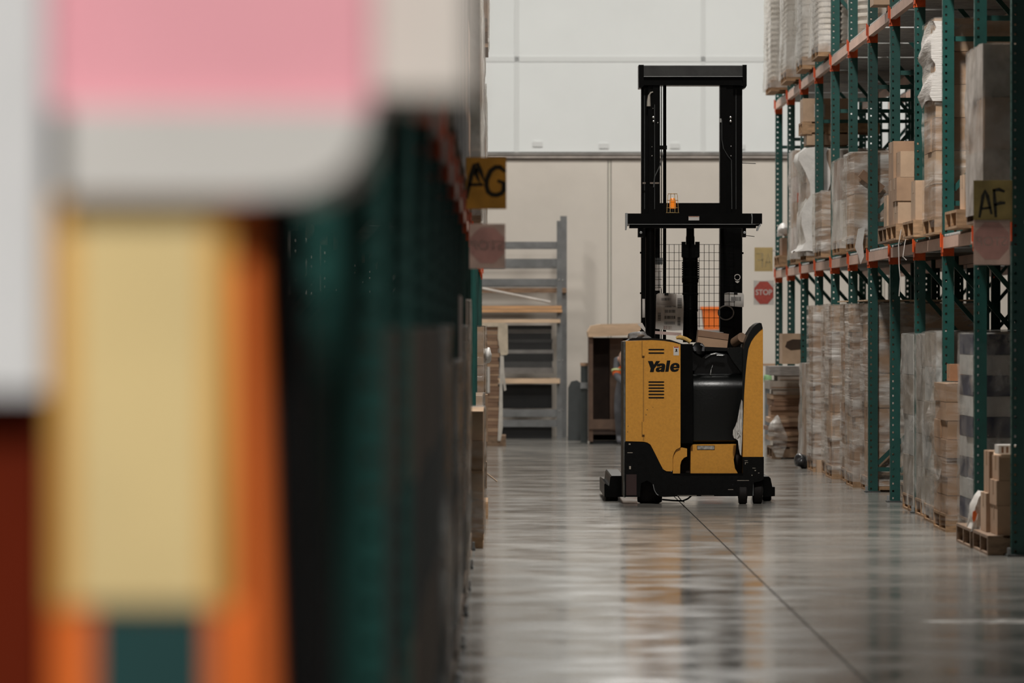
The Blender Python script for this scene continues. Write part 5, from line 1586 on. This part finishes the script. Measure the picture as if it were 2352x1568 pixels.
# white sack, pink carton and pale carton on top
zs0, zs1 = Z_(452, YN), Z_(250, YN)
sk = MB().prism([(nx_(150), zs0), (nx_(560), zs0), (nx_(700), Z_(440, YN)), (nx_(790), Z_(395, YN)), (nx_(835), Z_(320, YN)), (nx_(845), zs1), (nx_(150), zs1)], 4.58, 5.1)
sk.bevel(0.008, 3)
obj('white_sack', sk, WHITEC, None, label='slumped off-white sack between yellow and pink cartons, blurred foreground', cat='sack')
carton('pink carton at the top of the blurred left foreground stack', nx_(118), nx_(850), 4.6, 4.74, zs1 + 0.001, zs1 + 0.3, PINK, tape=False)
bx('packing_board', -0.42, -0.14, 4.75, 5.08, zs1 + 0.001, zs1 + 0.022, KRAFT_L, None, 0.003, label='thin board under the pale carton behind the pink one, blurred foreground', cat='board')
carton('long pale carton behind the pink one, jutting towards the aisle', -0.42, -0.028, 4.745, 5.1, zs1 + 0.0225, zs1 + 0.33, mat('pale_beige_carton', (0.66, 0.62, 0.57), 0.6, var=0.03), tape=False)
# left: white wrapped block on red-brown cartons
zl = Z_(900, YN)
carton('red-brown carton below the white block at the left picture edge', -0.75, nx_(112), 4.58, 5.1, 0.75, zl - 0.002, REDBR)
carton('lower brown carton at the left picture edge', -0.75, nx_(108), 4.58, 5.1, zb, 0.748, KRAFT_D)
carton('grey-white block on the red-brown carton at the left picture edge', -0.75, nx_(112), 4.55, 5.1, zl, zl + 0.5, GWHITE, tape=False)

# ================================================================ the worker half hidden behind the truck
YPN = 61.0
SKIN = mat('skin', (0.52, 0.30, 0.22), 0.6, var=0.06)
VEST = mat('hi_vis_orange', (0.95, 0.17, 0.03), 0.6, var=0.08)
SILV = mat('reflective_tape', (0.42, 0.42, 0.42), 0.35)
LIME = mat('lime_tape', (0.55, 0.62, 0.30), 0.5)
TROU = mat('grey_trousers', (0.10, 0.10, 0.11), 0.8, var=0.15)
SHIRT = mat('black_shirt', (0.012, 0.012, 0.014), 0.8)
HAIR = mat('fair_hair', (0.42, 0.27, 0.19), 0.7)


def skin_body(name, verts, edges, radii, m, parent, rootv=0, sub=2, label=None, cat=None):
    me = bpy.data.meshes.new(name)
    me.from_pydata(verts, edges, [])
    o = bpy.data.objects.new(name, me)
    COL.objects.link(o)
    md = o.modifiers.new('skin', 'SKIN')
    for i, rr_ in enumerate(radii):
        rr_ = rr_ if isinstance(rr_, tuple) else (rr_, rr_)
        me.skin_vertices[0].data[i].radius = rr_
        me.skin_vertices[0].data[i].use_root = (i == rootv)
    sb = o.modifiers.new('sub', 'SUBSURF')
    sb.levels = sb.render_levels = sub
    dg = bpy.context.evaluated_depsgraph_get()
    m2 = bpy.data.meshes.new_from_object(o.evaluated_get(dg))
    bpy.data.objects.remove(o)
    m2.shade_smooth()
    m2.materials.clear()
    m2.materials.append(m)
    return place(name, m2, (0, 0, 0), parent, label, cat)


# stooping forwards with the knees bent, hands reaching for the crate edge, mostly hidden by the truck body
cx = X_(1446, YPN)
px_ = Vector((cx, YPN, 0))


def w_(a):
    return tuple(px_ + Vector(a))


per = empty('person', tuple(px_), 'worker in an orange high-visibility vest stooping behind the yellow truck', 'person')
body_v = [(0.02, 0.10, 0.80), (0.02, 0.02, 0.92), (0.01, -0.10, 1.02), (0.0, -0.17, 1.10),   # pelvis, waist, chest, neck base
          (-0.03, -0.22, 1.10),
          (-0.15, -0.13, 1.03), (-0.155, -0.20, 0.84), (-0.06, -0.34, 0.74),                  # left arm
          (0.17, -0.15, 1.04), (0.20, -0.22, 0.84), (0.10, -0.36, 0.74),
          (-0.08, 0.10, 0.76), (-0.13, -0.06, 0.46), (-0.12, 0.06, 0.09), (-0.12, -0.10, 0.04),
          (0.12, 0.10, 0.76), (0.15, -0.06, 0.46), (0.14, 0.06, 0.09), (0.14, -0.10, 0.04)]
body_e = [(0, 1), (1, 2), (2, 3), (3, 4), (2, 5), (5, 6), (6, 7), (2, 8), (8, 9), (9, 10), (0, 11), (11, 12), (12, 13), (13, 14), (0, 15), (15, 16), (16, 17), (17, 18)]
body_r = [0.15, 0.14, 0.155, 0.07, 0.055, 0.065, 0.05, 0.034, 0.065, 0.05, 0.034, 0.10, 0.068, 0.045, 0.04, 0.10, 0.068, 0.045, 0.04]
body = skin_body('body', [w_(a) for a in body_v], body_e, body_r, TROU, per, label='dark work clothes')
# head
hb = bmesh.new()
bmesh.ops.create_uvsphere(hb, u_segments=20, v_segments=14, radius=1.0)
for v in hb.verts:
    x, y, z = v.co
    jaw = 1 - 0.22 * max(0, -z)
    v.co = Vector((x * 0.075 * jaw, y * 0.095 * (1 - 0.1 * max(0, -z)) - (0.012 if abs(x) < 0.2 and y < -0.8 and -0.4 < z < 0.1 else 0), z * 0.115))
Mh = Matrix.Rotation(math.radians(28), 3, 'X')
for v in hb.verts:
    v.co = Mh @ v.co + px_ + Vector((-0.065, -0.25, 1.05))
mb = MB(); mb.bm.free(); mb.bm = hb
hd = obj('head', mb, SKIN, per, smooth=1.2)
hc = px_ + Vector((-0.065, -0.25, 1.05))


def on_head(v):
    return hc + Mh @ Vector(v)


hb = bmesh.new()
bmesh.ops.create_uvsphere(hb, u_segments=18, v_segments=12, radius=1.0)
bmesh.ops.delete(hb, geom=[v for v in hb.verts if v.co.z < 0.25 - 0.5 * v.co.y and v.co.y < 0.6], context='VERTS')
for v in hb.verts:
    v.co = on_head((v.co.x * 0.08, v.co.y * 0.10, v.co.z * 0.12))
mb = MB(); mb.bm.free(); mb.bm = hb
obj('hair', mb, HAIR, hd, smooth=1.2)
for s in (-1, 1):
    blob('ear', SKIN, (tuple(on_head((s * 0.077, 0.01, 0.0))), (0.012, 0.02, 0.03)), None, None, hd, 1, 0.05, 2)
    blob('eye', INK, (tuple(on_head((s * 0.03, -0.09, 0.01))), (0.012, 0.008, 0.007)), None, None, hd, 1, 0.0, 2)
blob('nose', SKIN, (tuple(on_head((0, -0.102, -0.022))), (0.013, 0.018, 0.02)), None, None, hd, 1, 0.0, 2)
blob('mouth', mat('lips', (0.38, 0.15, 0.12), 0.6), (tuple(on_head((0, -0.086, -0.062))), (0.024, 0.008, 0.006)), None, None, hd, 1, 0.0, 2)
# vest, a shell over the trunk with shoulder bulges
vest_v = [(0.02, 0.05, 0.88), (0.015, -0.03, 0.96), (0.01, -0.11, 1.03), (-0.10, -0.10, 0.99), (0.15, -0.13, 1.035), (-0.15, -0.165, 0.90), (0.19, -0.165, 0.96), (-0.158, -0.195, 0.84), (0.20, -0.21, 0.86)]
vest_e = [(0, 1), (1, 2), (2, 3), (2, 4), (3, 5), (4, 6), (5, 7), (6, 8)]
vs = skin_body('vest', [w_(a) for a in vest_v], vest_e, [0.165, 0.165, 0.15, 0.085, 0.085, 0.075, 0.075, 0.068, 0.068], VEST, per, label='orange high-visibility vest')
for a0, a1, rr_, m in (((0.02, 0.035, 0.885), (0.02, 0.015, 0.915), 0.168, LIME), ((0.015, -0.03, 0.955), (0.012, -0.05, 0.985), 0.17, SILV)):
    obj('reflective_band', MB().tube([w_(a0), w_(a1)], rr_, 24), m, vs)
for s in (-1, 1):
    obj('sleeve_band', MB().tube([w_((0.02 + s * 0.17, -0.165, 0.92 if s < 0 else 0.965)), w_((0.02 + s * 0.172, -0.172, 0.90 if s < 0 else 0.93))], 0.075, 20), LIME, vs)
# hands: palm, four fingers, thumb
for s, (hx, hy, hz) in ((-1, (-0.06, -0.34, 0.74)), (1, (0.10, -0.36, 0.74))):
    base_ = Vector((hx, hy, hz))
    hv, he, hr = [tuple(base_), tuple(base_ + Vector((0, -0.03, -0.045)))], [(0, 1)], [0.026, 0.036]
    for fi, (dx, L) in enumerate(((-0.03, 0.062), (-0.01, 0.075), (0.011, 0.072), (0.03, 0.055))):
        b0 = base_ + Vector((dx, -0.05, -0.075))
        n = len(hv)
        hv += [tuple(b0), tuple(b0 + Vector((0, -0.01, -L * 0.55))), tuple(b0 + Vector((0, 0.008, -L)))]
        he += [(1, n), (n, n + 1), (n + 1, n + 2)]
        hr += [0.011, 0.009, 0.008]
    n = len(hv)
    hv += [tuple(base_ + Vector((-s * 0.035, -0.03, -0.05))), tuple(base_ + Vector((-s * 0.055, -0.04, -0.085)))]
    he += [(1, n), (n, n + 1)]
    hr += [0.012, 0.009]
    skin_body('hand', [w_(a) for a in hv], he, hr, SKIN, per, sub=1)
